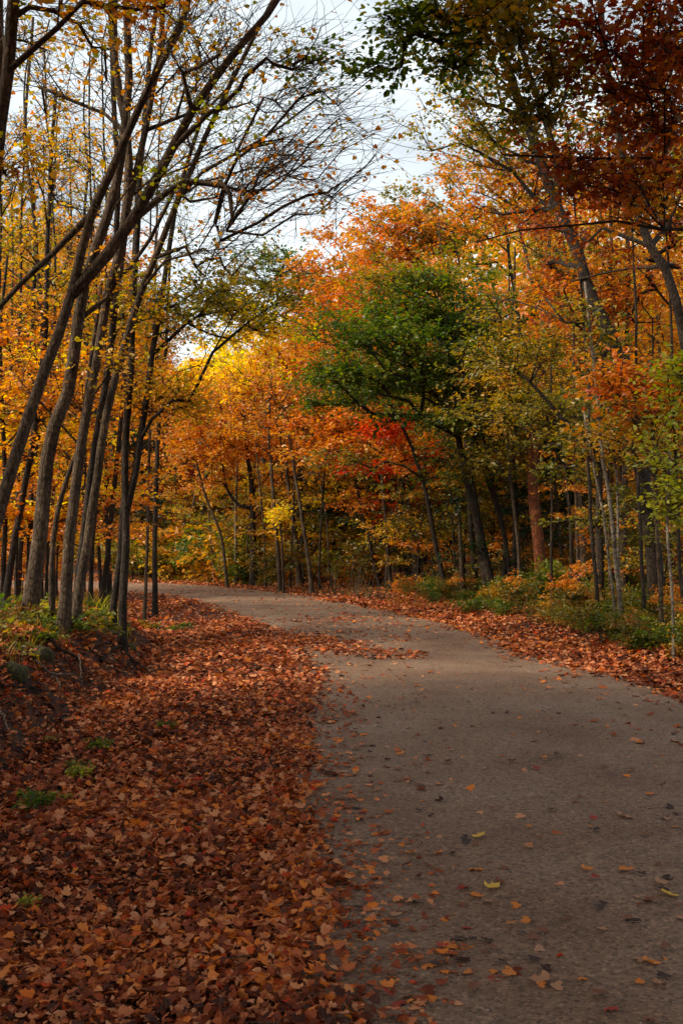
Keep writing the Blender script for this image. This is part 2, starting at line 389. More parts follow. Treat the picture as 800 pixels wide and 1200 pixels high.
def make_tree(name, label, cat, trunk, Y=None, w=10, w1=None, blobs=(), bark='grey', K=5, M=7, size=.085, spread=.5, twr=.004,
              forks=(), world=False, base=None, group=None, shape=HEX, zmin=None, bf=.28, den=1.0, droop=.12, sides=9, tip=.0055, asc=.35, fan=1.35, seed=None, flat=.3, extend=True, wob=.012):
    """trunk in photo pixels at distance Y (or world points). blobs: (cx,cy,rx,ry,n,palette[,dY,den]) """
    rg = np.random.default_rng(seed if seed is not None else abs(int(trunk[0][0]*31+trunk[-1][0]*17+(Y or 1)*101)) % 99991)
    if world: tp = [np.array(p, float) for p in trunk]; r0 = w; r1 = w1 if w1 is not None else w*.25
    else:
        tp = [pt(*p, Y) for p in trunk] if len(trunk[0]) == 2 else [pt(p[0], p[1], p[2]) for p in trunk]
        r0 = w/2*Y/F; r1 = (w1 if w1 is not None else w*.3)/2*Y/F
        if extend:
            g = tp[0].copy(); g[2] = hz(g[0], g[1])-.12
            if tp[0][2]-g[2] > .35: tp.insert(0, g)
            else: tp[0] = g
    b = tp[0].copy(); b[2] += .12
    if base is not None: b = np.array(base, float)
    fk = []
    for fkp, wa, wb in forks:
        fk.append(([np.array(p, float) for p in fkp], wa, wb) if world else ([pt(*p, Y) if len(p) == 2 else pt(*p) for p in fkp], wa/2*Y/F, wb/2*Y/F))
    att, pal, dn = [], [], []
    for bl in blobs:
        if world: (c, r, n, p), d_ = bl[:4], den
        else: cx, cy, rx, ry, n, p = bl[:6]; dY = bl[6] if len(bl) > 6 else 0; d_ = bl[7] if len(bl) > 7 else den
        if world: pass
        else:
            yy = Y+dY; c = pt(cx, cy, yy); r = (rx/F*yy, .8*(rx+ry)/2/F*yy, ry/F*yy)
        a = clumpy(c, r, n, rg, sh=min(.55, r[0]*.35), sv=min(.18, r[2]*.3)); att.append(a); pal += [p]*n; dn += [d_]*n
    att = np.vstack(att) if att else np.zeros((0, 3)); dn = np.array(dn)
    zs = [p[2] for p in tp]; zm = zmin if zmin is not None else zs[0]+.22*(max(zs)-zs[0])
    NP, par, rad, chains, tips = grow(tp, r0, r1, att, zm, fk, bf=bf, rg=rg, tip=tip, wob=wob, asc=asc)
    # tips come back in visiting order: match by nearest attractor
    o = empty(name, b); tag(o, label, cat, group)
    tm, bm = MB(), MB()
    for c, own in chains:
        if own: tube(tm, NP[c], rad[c], sides)
        else: 
            rr = rad[c].copy()
            if len(c) > 1: rr[0] = min(rr[0], rr[1]*1.3)
            tube(bm, NP[c], rr, 5 if rr.max() > .02 else 3, cap=False)
    if len(tips):
        tP = NP[tips]; tD = tP-NP[par[tips]]
        idx = np.array([int(np.argmin(np.abs(att-p).sum(1))) for p in tP])
        pals = np.array(pal)[idx]; dd = dn[idx]
        for p in dict.fromkeys(pal):
            m = pals == p; lm = MB()
            for dv in sorted(set(dd[m])):
                mm = m & (dd == dv)
                foliage(bm, lm, tP[mm], tD[mm], K, M, size, spread, dv, twr, rg, shape, flat=flat, droop=droop, fan=fan)
            lo = lm.build('crown' if p not in ('pine',) else 'needles', LM[p], o, b)
    tm.build('trunk', BK[bark], o, b, True); bm.build('branches', BK[bark if bark not in ('rust', 'birch') else 'brown'], o, b, True)
    return o
# ------------------------------------------------------------------ the ground
def grid(xs, ys, zf, name, mat, extra=0):
    X, Yg = np.meshgrid(xs, ys); Z = zf(X.ravel(), Yg.ravel())+extra
    V = np.stack([X.ravel(), Yg.ravel(), Z], 1); nx, ny = len(xs), len(ys)
    i = (np.arange(ny-1)*nx)[:, None]; j = np.arange(nx-1)[None]
    Fq = np.stack([i+j, i+j+1, i+nx+j+1, i+nx+j], -1).reshape(-1, 4)
    mb = MB(); mb.add(V, [Fq]); return mb.build(name, mat, smooth=True)

def ground_mat():
    m, nt = newmat('forest_floor'); L = nt.links.new
    tc = nd(nt, 'ShaderNodeTexCoord')
    v = nd(nt, 'ShaderNodeTexVoronoi', Scale=16.0, Randomness=1.0); L(tc.outputs['Object'], v.inputs['Vector'])
    sp = nd(nt, 'ShaderNodeSeparateColor'); L(v.outputs['Color'], sp.inputs[0])
    r = ramp(nt, [(.02, .01, .006), (.06, .018, .008), (.11, .03, .012), (.16, .06, .02), (.05, .028, .016)]); L(sp.outputs[0], r.inputs[0])
    n = nd(nt, 'ShaderNodeTexNoise', Scale=2.2, Detail=8.0, Roughness=.7); L(tc.outputs['Object'], n.inputs[0])
    r2 = ramp(nt, [(.25, .2, .17), (1, 1, 1)], pos=[.38, .62]); L(n.outputs[0], r2.inputs[0])
    mu = nd(nt, 'ShaderNodeMix', data_type='RGBA', blend_type='MULTIPLY'); mu.inputs[0].default_value = 1
    L(r.outputs[0], mu.inputs[6]); L(r2.outputs[0], mu.inputs[7])
    b = nd(nt, 'ShaderNodeBsdfPrincipled', Roughness=.9); L(mu.outputs[2], b.inputs['Base Color'])
    bu = nd(nt, 'ShaderNodeBump', Strength=.8, Distance=.03); L(v.outputs['Distance'], bu.inputs['Height']); L(bu.outputs[0], b.inputs['Normal'])
    o = nd(nt, 'ShaderNodeOutputMaterial'); L(b.outputs[0], o.inputs[0]); return m
def road_mat():
    m, nt = newmat('dirt_gravel'); L = nt.links.new
    tc = nd(nt, 'ShaderNodeTexCoord')
    n = nd(nt, 'ShaderNodeTexNoise', Scale=.9, Detail=6.0, Roughness=.6); L(tc.outputs['Object'], n.inputs[0])
    r = ramp(nt, [(.135, .078, .048), (.190, .117, .075), (.215, .142, .096), (.26, .188, .138)], pos=[.28, .45, .58, .74]); L(n.outputs[0], r.inputs[0])
    # grit
    v = nd(nt, 'ShaderNodeTexVoronoi', Scale=75.0); L(tc.outputs['Object'], v.inputs['Vector'])
    sp = nd(nt, 'ShaderNodeSeparateColor'); L(v.outputs['Color'], sp.inputs[0])
    r2 = ramp(nt, [(.5, .48, .46), (.92, .92, .92), (1.04, 1.03, 1), (1.6, 1.57, 1.52)], pos=[0, .25, .75, 1]); L(sp.outputs[0], r2.inputs[0])
    mu = nd(nt, 'ShaderNodeMix', data_type='RGBA', blend_type='MULTIPLY'); mu.inputs[0].default_value = 1
    L(r.outputs[0], mu.inputs[6]); L(r2.outputs[0], mu.inputs[7])
    n3 = nd(nt, 'ShaderNodeTexNoise', Scale=28.0, Detail=8.0, Roughness=.75); L(tc.outputs['Object'], n3.inputs[0])
    r3 = ramp(nt, [(.5, .48, .46), (1, 1, 1), (1.25, 1.22, 1.18)], pos=[.3, .5, .7]); L(n3.outputs[0], r3.inputs[0])
    m2 = nd(nt, 'ShaderNodeMix', data_type='RGBA', blend_type='MULTIPLY'); m2.inputs[0].default_value = 1
    L(mu.outputs[2], m2.inputs[6]); L(r3.outputs[0], m2.inputs[7])
    b = nd(nt, 'ShaderNodeBsdfPrincipled', Roughness=.85); L(m2.outputs[2], b.inputs['Base Color']); b.inputs['Specular IOR Level'].default_value = .3
    ad = nd(nt, 'ShaderNodeMath', operation='ADD'); L(n3.outputs[0], ad.inputs[0]); L(v.outputs['Distance'], ad.inputs[1])
    bu = nd(nt, 'ShaderNodeBump', Strength=.7, Distance=.012); L(ad.outputs[0], bu.inputs['Height']); L(bu.outputs[0], b.inputs['Normal'])
    o = nd(nt, 'ShaderNodeOutputMaterial'); L(b.outputs[0], o.inputs[0]); return m
tag(grid(gx, gy, height, 'ground', ground_mat()), kind='structure')
# the road: a strip between its two edges, 4 mm and more above the ground
nA = 26; rows = 260
def lin(L, n):
    d = np.r_[0, np.cumsum(np.hypot(*np.diff(L, axis=0).T))]; t = np.linspace(0, 1, n)**1.5*d[-1]
    return np.stack([np.interp(t, d, L[:, 0]), np.interp(t, d, L[:, 1])], 1)
la, ra = lin(LE, rows), lin(RE, rows)
s = np.linspace(-.06, 1.06, nA)[None, :, None]; G = la[:, None]*(1-s)+ra[:, None]*s
gf = G.reshape(-1, 2); rz_ = height(gf[:, 0], gf[:, 1])+.014
i = (np.arange(rows-1)*nA)[:, None]; j = np.arange(nA-1)[None]
mb = MB(); mb.add(np.c_[gf, rz_], [np.stack([i+j, i+j+1, i+nA+j+1, i+nA+j], -1).reshape(-1, 4)])
tag(mb.build('road', road_mat(), smooth=True), kind='structure')

# ------------------------------------------------------------------ leaf litter
def scatter(n, x0, x1, y0, y1):
    return rng.uniform(x0, x1, n), rng.uniform(y0, y1, n)
ISL = np.array([(-1.0, 17.6), (-.55, 16.2), (-.1, 15.6), (.35, 14.6), (.75, 14.2)])
def litter_density(x, y):
    d, left = road_sd(x, y)
    wob = (vnoise(x, y, .9, 21)-.5)*.5+(vnoise(x, y, .28, 22)-.5)*.22
    out = d+wob*.8
    den = sstep(-.22, .16, out)
    # steep face of the bank is bare in patches, deep woods thinner
    bare = left & (d > 2.25) & (d < 3.3) & (y < 17)
    den = np.where(bare, den*(.5+.4*(vnoise(x, y, .5, 30) > .45)), den)
    den = np.where(d > 4.5, den*.6, den)
    isl = dist_line(x, y, ISL); den = np.maximum(den, .8*(1-sstep(.2, .85, isl+wob*.8)))
    # a thin sprinkle on the road, thicker beside the left edge and further away
    spr = .012+.03*sstep(9, 20, y)+.10*(1-sstep(.0, .7, -d))*left+.04*(1-sstep(0, .6, -d))
    patch = .10*(vnoise(x, y, 1.1, 44) > .66)*sstep(7, 13, y)*(vnoise(x, y, .5, 45) > .4)
    return np.maximum(den, np.where(d < 0, spr+patch, 0)), d, left
def litter(mbs, n, x0, x1, y0, y1, size, shape, layer=.03, tilt=.4):
    x, y = scatter(n, x0, x1, y0, y1); den, d, left = litter_density(x, y)
    k = rng.random(n) < den; x, y, d = x[k], y[k], d[k]; n = len(x)
    z = height(x, y)+np.where(d < .1, .012, 0)+rng.uniform(.004, .004+layer, n)*np.where(d < 0, .5, 1)
    a = rng.uniform(0, 2*math.pi, n); tl = rng.normal(0, tilt, (n, 3))
    tl *= np.where(d < -.1, .5, 1)[:, None]
    D = np.c_[np.cos(a), np.sin(a), tl[:, 2]*.8]; N = np.c_[tl[:, :2], np.ones(n)]
    N *= np.where(rng.random(n) < .3, -1, 1)[:, None]
    v = np.clip(rng.uniform(0, 1, n)**1.2*.82+(vnoise(x, y, .8, 51)-.5)*.34, 0, .84); hot = rng.random(n) < .07; v[hot] = rng.uniform(.8, 1, hot.sum())
    S = size*(.45+.95*rng.random(n)**1.3)
    if isinstance(shape, list): shape = LOB+[HEX, LOB[0], WID]
    ch = rng.integers(0, 6, n) if isinstance(shape, list) else None
    if ch is None: leaves(mbs, np.c_[x, y, z], D, N, S, v, shape)
    else:
        for q in range(6):
            m = ch == q; leaves(mbs, np.c_[x, y, z][m], D[m], N[m], S[m], v[m], shape[q])
WID = (HEX[0]*np.array([.8, 1.25, 1.6]), HEX[1])
lm = MB()
litter(lm, 38000, -3.3, .5, 2.0, 5.5, .044, LOB, .05, .52)
litter(lm, 52000, -4.6, .9, 5.5, 12, .052, LOB, .05, .5)
litter(lm, 34000, -7, 1.2, 12, 22, .075, LOB, .035, .45)
litter(lm, 22000, 2.2, 6.5, 7, 16, .078, LOB, .03, .4)
litter(lm, 34000, -1, 8, 16, 30, .085, HEX, .03, .42)
litter(lm, 60000, -16, 3, 20, 50, .095, HEX, .04, .45)
litter(lm, 14000, -14, -4, 10, 30, .11, HEX, .04, .45)
litter(lm, 9000, 6, 16, 12, 40, .12, HEX, .04, .45)
litter(lm, 9000, -.6, 4.4, 2, 12, .05, LOB, .012, .35)
tag(lm.build('leaf_litter', LM['litter']), 'carpet of fallen rust brown and red leaves covering both verges of the dirt road', 'leaf litter', kind='stuff')

# broken twigs caught in the litter
tw = MB(); x, y = scatter(1500, -4.5, 6.5, 2.2, 20); d, l = road_sd(x, y); k = (d > .0) | (rng.random(len(x)) < .05); x, y = x[k], y[k]; n = len(x)
a = rng.uniform(0, 6.28, n); ln = rng.uniform(.05, .28, n); z = height(x, y)+.05
A = np.c_[x, y, z]; E = A+np.c_[np.cos(a)*ln, np.sin(a)*ln, rng.normal(0, .02, n)]; M_ = (A+E)/2+rng.normal(0, .014, A.shape)
twigs3(tw, A, M_, E, .0035); tag(tw.build('fallen_twigs', BK['grey']), 'thin broken twigs scattered through the fallen leaves', 'twigs', kind='stuff')
# single leaves lying on the bare road
LCOL = {'brown': (.20, .075, .035), 'tan': (.42, .22, .12), 'orange': (.62, .20, .025), 'yellow': (.68, .42, .05), 'dark': (.045, .02, .013), 'red': (.33, .035, .015)}
LCM = {}
for k, c in LCOL.items():
    LCM[k] = leaf_mat('fallen_'+k, [tuple(q*.8 for q in c), c], trans=.15, gloss=.12)
def leafmesh(shape, col):
    mb = MB(); leaves(mb, np.zeros((1, 3)), np.array([[1., 0, 0]]), np.array([[0, 0, 1.]]), np.array([1.]), np.array([.6]), shape)
    o = mb.build('fallen_leaf', LCM[col]); me = o.data; bpy.data.objects.remove(o); return me
LMS = {(q, c): leafmesh(LOB[q], c) for q in range(3) for c in LCOL}
def fallen(x, y, size, col, label, q=None, tilt=.13):
    g = gpt(x, y); o = bpy.data.objects.new('fallen_leaf', LMS[(q if q is not None else random.randrange(3), col)])
    C.objects.link(o); o.location = (g[0], g[1], g[2]+.022); o.scale = (size,)*3
    o.rotation_euler = (random.gauss(0, tilt), random.gauss(0, tilt), random.uniform(0, 6.28))
    return tag(o, label, 'leaf', 'single leaves lying on the bare road')
special = [
 (541, 1016, .115, 'orange', 'large orange leaf lying in the middle of the near road'),
 (553, 1021, .08, 'orange', 'orange leaf touching the large orange leaf on its right'),
 (557, 986, .075, 'yellow', 'yellow leaf just above the large orange leaf on the road'),
 (571, 1047, .08, 'yellow', 'yellow orange leaf below the large orange leaf'),
 (560, 1057, .075, 'orange', 'crumpled orange leaf right below the yellow orange leaf'),
 (568, 1063, .06, 'tan', 'pale tan leaf beside the crumpled orange leaf'),
 (528, 1104, .075, 'dark', 'almost black curled leaf on the lower road'),
 (519, 1114, .07, 'orange', 'dull orange leaf beneath the almost black curled leaf'),
 (620, 1083, .06, 'orange', 'lone orange leaf in the lower right centre of the road'),
 (494, 1137, .06, 'orange', 'orange leaf near the bottom edge left of centre'),
 (788, 1056, .085, 'yellow', 'yellow leaf at the right edge of the picture'),
 (765, 1063, .09, 'brown', 'wide brown leaf left of the yellow leaf at the right edge'),
 (724, 960, .085, 'tan', 'pale tan leaf far right on the road'),
 (436, 1022, .06, 'orange', 'small orange leaf on the left part of the road'),
 (643, 1155, .075, 'tan', 'tan leaf near the bottom edge right of centre'),
 (572, 1150, .075, 'red', 'reddish leaf low on the road'),
 (750, 1082, .075, 'dark', 'dark curled leaf low on the right side of the road'),
 (754, 1134, .07, 'orange', 'orange brown leaf in the lower right corner of the road'),
 (725, 1024, .08, 'orange', 'rusty orange leaf among dark leaves on the right of the road'),
]
for x, y, sz, c, l in special: fallen(x, y, sz, c, l)
cols = ['brown']*5+['tan']*3+['orange']*3+['dark']*4+['red']
LB = {'brown': 'small brown leaf lying flat on the bare road', 'tan': 'small pale tan leaf lying on the bare road', 'orange': 'small orange leaf lying on the bare road',
      'dark': 'small dark crumpled leaf lying on the bare road', 'yellow': 'small yellow leaf lying on the bare road', 'red': 'small red leaf lying on the bare road'}
cnt_ = 0
while cnt_ < 190:
    x = random.uniform(375, 800); y = 1200-400*random.random()**.8
    if x < 385+(y-900)*.06 and random.random() < .3: continue
    g = gpt(x, y); d, l = road_sd(np.array([g[0]]), np.array([g[1]]))
    if d[0] > -.08: continue
    c = random.choice(cols); fallen(x, y, random.uniform(.035, .065), c, LB[c]); cnt_ += 1
# gravel
def ico():
    t = (1+5**.5)/2
    V = np.array([(-1, t, 0), (1, t, 0), (-1, -t, 0), (1, -t, 0), (0, -1, t), (0, 1, t), (0, -1, -t), (0, 1, -t), (t, 0, -1), (t, 0, 1), (-t, 0, -1), (-t, 0, 1)])/1.9
    Fc = np.array([(0, 11, 5), (0, 5, 1), (0, 1, 7), (0, 7, 10), (0, 10, 11), (1, 5, 9), (5, 11, 4), (11, 10, 2), (10, 7, 6), (7, 1, 8), (3, 9, 4), (3, 4, 2), (3, 2, 6), (3, 6, 8), (3, 8, 9), (4, 9, 5), (2, 4, 11), (6, 2, 10), (8, 6, 7), (9, 8, 1)])
    return V, Fc
IV, IF = ico()
def gravel_mat():
    m, nt = newmat('gravel_stone'); L = nt.links.new
    at = nd(nt, 'ShaderNodeAttribute', attribute_name='v'); r = ramp(nt, [(.05, .04, .034), (.13, .105, .09), (.22, .19, .165), (.34, .31, .28)]); L(at.outputs['Fac'], r.inputs[0])
    b = nd(nt, 'ShaderNodeBsdfPrincipled', Roughness=.85); L(r.outputs[0], b.inputs['Base Color'])
    o = nd(nt, 'ShaderNodeOutputMaterial'); L(b.outputs[0], o.inputs[0]); return m
gm = MB()
for n, y0, y1, smin, smax in ((8000, 2.4, 8, .002, .006), (7000, 8, 24, .004, .012), (3000, 24, 40, .008, .02)):
    x, y = scatter(n, -8 if y0 > 20 else -1.5, 4.2, y0, y1); d, l = road_sd(x, y); k = d < .1; x, y = x[k], y[k]; n = len(x)
    r = smin+(smax-smin)*rng.random(n)**3; z = height(x, y)+.014+r*.25
    sc = rng.uniform(.6, 1.2, (n, 1, 3))*np.array([1, 1, .65]); a = rng.uniform(0, 6.28, n)
    V = IV[None]*sc*r[:, None, None]; ca, sa = np.cos(a)[:, None], np.sin(a)[:, None]
    V = np.stack([V[..., 0]*ca-V[..., 1]*sa, V[..., 0]*sa+V[..., 1]*ca, V[..., 2]], -1)+np.c_[x, y, z][:, None]
    gm.add(V.reshape(-1, 3), [((np.arange(n)*12)[:, None, None]+IF[None]).reshape(-1, 3)], [np.repeat(rng.random(n)**1.5, 20)])
tag(gm.build('gravel', gravel_mat()), 'loose grit and small stones over the dirt road', 'gravel', kind='stuff')
# ------------------------------------------------------------------ trees of the left bank
T = make_tree
LGR = 'trees on the left bank'
T('maple_tree', 'thick grey trunk entering at the left edge, leaning right and forking over the road', 'tree',
  [(-32, 720), (0, 600), (40, 480), (78, 375), (94, 325), (109, 269), (140, 200), (165, 145), (220, 30), (250, -70)], 10.2, 18, 6,
  [(300, 70, 110, 70, 62, 'amber', 0, .12), (350, 185, 90, 60, 58, 'orange', 0, .1), (200, 40, 80, 60, 34, 'amber', -.5, .2), (280, 250, 110, 45, 40, 'orange', .5, .1),
   (370, 82, 32, 9, 9, 'green', 0, .75), (250, 135, 16, 8, 4, 'lime', 0, .7), (185, 212, 14, 6, 4, 'lime', 0, .8), (60, 120, 80, 60, 22, 'amber', .5, .3)],
  forks=[([(94, 334), (134, 287), (187, 203), (240, 100), (325, 0), (365, -70)], 15, 6), ([(109, 269), (58, 300), (0, 352), (-50, 420)], 8, 4)], K=4, M=7, spread=.8, asc=.75, fan=.6, tip=.004, shape=LOB[0], size=.055, den=.1, bark='grey', flat=.22, droop=.02, bf=.2, sides=12, twr=.0035)
T('maple_tree', 'broad grey trunk, widest of the left clump, with flaking bark', 'tree',
  [(33, 722), (50, 606), (62, 512), (81, 450), (94, 356), (108, 300), (135, 225), (150, 120), (148, 0), (145, -80)], 12.2, 20, 7,
  [(150, 70, 90, 90, 40, 'orange', 0, .22), (230, 190, 80, 60, 34, 'amber', .5, .15), (70, 330, 60, 40, 14, 'amber', 0, .6)], K=4, M=7, spread=.7, asc=.7, fan=.7, tip=.004, shape=LOB[0], size=.06, bark='grey', droop=.03, sides=12)
T('maple_tree', 'grey brown trunk just right of the broadest left trunk, leaning right', 'tree',
  [(73, 734), (87, 606), (100, 512), (110, 450), (126, 350), (142, 270), (165, 160), (185, 60), (195, -50)], 12.6, 15, 5,
  [(220, 120, 90, 90, 42, 'amber', 0, .2), (280, 60, 70, 50, 24, 'orange', 0, .1), (120, 430, 45, 30, 11, 'amber', -.3, .7)], K=4, M=7, spread=.7, asc=.7, fan=.7, tip=.004, shape=LOB[0], size=.06, bark='grey', droop=.03, sides=12,
  forks=[([(126, 350), (150, 250), (152, 160), (138, 60), (140, -50)], 13, 6)])
T('maple_tree', 'dark slanting trunk between two grey trunks of the left clump', 'tree',
  [(90, 708), (103, 590), (119, 497), (127, 450), (133, 400), (139, 320), (137, 200), (130, 50), (128, -60)], 13.6, 10, 5,
  [(130, 380, 60, 50, 18, 'amber', 0, .7), (100, 170, 70, 80, 24, 'amber', 0, .35)], bark='dark', K=5, M=9, size=.065)
T('beech_tree', 'pale brown trunk curving right at the front of the left clump', 'tree',
  [(83, 733), (106, 606), (116, 528), (127, 466), (160, 350), (195, 260), (235, 170), (290, 60), (340, -40)], 13.0, 12.5, 4,
  [(310, 200, 110, 70, 60, 'orange', .5, .1), (300, 290, 80, 40, 34, 'olive', 0, .3), (380, 120, 60, 60, 30, 'amber', 0, .03)], K=4, M=7, spread=.8, asc=.75, fan=.6, tip=.004, shape=LOB[0], size=.055, bark='grey', droop=.02)
T('beech_tree', 'dark trunk at the right end of the left clump, split into two stems', 'tree',
  [(145, 734), (150, 625), (150, 528), (156, 450), (158, 350), (165, 200), (175, 80), (188, -30)], 14.2, 10.5, 5,
  [(250, 350, 95, 26, 85, 'olive', 0, .62), (300, 385, 60, 22, 34, 'yellow', .5, .6), (165, 430, 55, 40, 16, 'amber', 0, .75), (220, 120, 60, 70, 26, 'amber', 0, .2), (200, 470, 40, 30, 20, 'amber', 0, .6)],
  forks=[([(152, 585), (169, 497), (176, 450), (190, 340), (205, 230), (240, 110)], 9, 4)], bark='dark', K=6, M=9, size=.07, droop=.05, tip=.004)
T('maple_tree', 'slim dark trunk touching the split dark trunk from behind', 'tree', [(133, 712), (139, 650), (147, 560), (146, 460), (140, 330)], 14.8, 9, 4, [(140, 440, 60, 50, 18, 'orange', 0, .75)], bark='dark', K=5, M=9, size=.065)
for i, (tr, Yq, w, bk, bl, lab) in enumerate([
  ([(106, 715), (114, 606), (124, 500), (135, 380), (150, 250)], 15.5, 6, 'dark', [(130, 360, 50, 60, 26, 'amber', 0, .5)], 'thin dark stem left of the slim dark trunk in the left clump'),
  ([(119, 712), (128, 606), (137, 512), (141, 470), (152, 350), (160, 180)], 16.2, 7, 'dark', [(170, 330, 60, 60, 34, 'orange', 0, .6)], 'thin dark pole with road visible on both sides in the left clump'),
  ([(59, 725), (62, 637), (72, 575), (90, 519), (105, 420), (118, 330)], 13.2, 8, 'brown', [(90, 440, 50, 40, 26, 'orange', 0, .7)], 'narrow brown stem rising behind the broadest left trunk'),
  ([(6, 690), (25, 590), (40, 512), (50, 400), (52, 260), (60, 100)], 15.0, 9, 'dark', [(40, 400, 60, 60, 34, 'orange', 0, .6), (60, 200, 60, 80, 24, 'amber', 0, .35)], 'dark trunk at the far left behind the leaning forked tree'),
  ([(34, 690), (38, 600), (39, 540), (47, 470), (45, 300), (30, 160), (40, 20)], 17.0, 7, 'brown', [(30, 300, 60, 70, 32, 'amber', 0, .5)], 'slender straight stem at the far left reaching the top'),
  ([(4, 700), (8, 560), (2, 420), (12, 300)], 16.0, 7, 'dark', [(10, 460, 50, 60, 36, 'orange', 0, .7)], 'dark stem beside the left picture edge')]):
    T('young_maple', lab, 'tree', tr, Yq, w, w*.45, bl, bark=bk, K=5, M=8, size=.07, asc=.5)
T('maple_tree', 'big grey trunk cut by the upper left picture edge', 'tree',
  [(-38, 760), (-20, 420), (-4, 260), (6, 150), (18, 60), (30, -40)], 8.6, 19, 14,
  [(60, 2, 100, 16, 16, 'amber', 0, .5), (185, 8, 45, 12, 8, 'orange', 0, .6), (8, 215, 22, 18, 8, 'amber', 0, .8), (100, 40, 100, 50, 18, 'amber', .5, .1)], K=5, M=8, size=.055, sides=12, shape=LOB[0])
T('maple_tree', 'second grey trunk rising along the left picture edge', 'tree', [(-70, 760), (-30, 420), (0, 180), (5, 60), (4, -50)], 9.6, 15, 10, [(-40, 60, 70, 70, 20, 'amber', 0, .4)], sides=12)
# straight poles between them
for i, (x0, x1, yt, Yq, w, p, dn) in enumerate([(20, 28, 60, 19, 5, 'amber', .4), (64, 50, 20, 21, 6, 'orange', .4), (98, 108, 40, 20, 5, 'amber', .35), (44, 62, 120, 24, 5, 'orange', .5), (118, 100, 80, 25, 5, 'amber', .4),
   (170, 190, 90, 22, 5, 'olive', .4), (126, 124, 30, 18, 6, 'amber', .3), (80, 82, 150, 27, 5, 'orange', .5), (-10, -6, 60, 18, 6, 'amber', .5), (10, 14, 200, 28, 5, 'orange', .6)]):
    T('pole_tree', 'slender bare pole tree in the thicket behind the left clump', 'tree', [(x0, 700), (x0*.6+x1*.4, 480), ((x0+x1)/2+4, 300), (x1, yt+40), (x1+6, yt)], Yq, w, 2,
      [(x1+5, yt+130, 45, 110, 34, p, 0, dn)], bark='brown' if i % 2 else 'dark', K=5, M=6, size=.062, group='slender pole trees behind the left clump', seed=900+i, sides=6)
# crowns behind the left clump
for tr, Yq, w, bl, lab in [
  ([(22, 690), (30, 500), (40, 330), (36, 200)], 21, 9, [(40, 340, 110, 100, 100, 'olive', 0, .6), (50, 420, 90, 50, 60, 'amber', 0, .7), (10, 480, 80, 60, 40, 'olive', 0, .8)], 'amber crowned maple filling the gap at the far left'),
  ([(182, 694), (186, 560), (196, 430), (204, 300)], 24, 7, [(150, 310, 90, 70, 80, 'orange', 0, .5), (200, 380, 50, 50, 50, 'olive', 0, .5), (180, 470, 40, 50, 50, 'orange', 0, .8)], 'thin trunked orange maple seen just right of the split dark trunk'),
  ([(96, 690), (100, 480), (96, 300), (104, 190)], 26, 8, [(100, 250, 80, 80, 80, 'olive', 0, .45), (110, 430, 80, 60, 60, 'orange', 0, .8)], 'orange maple showing between the trunks of the left clump'),
  ([(60, 690), (58, 600), (66, 520), (70, 460)], 24, 7, [(70, 530, 90, 80, 90, 'amber', 0, .8)], 'low yellow maple glowing behind the feet of the left clump'),
  ([(128, 686), (126, 600), (130, 520)], 30, 7, [(125, 560, 50, 70, 100, 'orange', 0, .9)], 'small orange maple between the left clump and the far road')]:
    T('maple_tree', lab, 'tree', tr, Yq, w, 3, bl, bark='dark', K=5, M=7, size=.085)

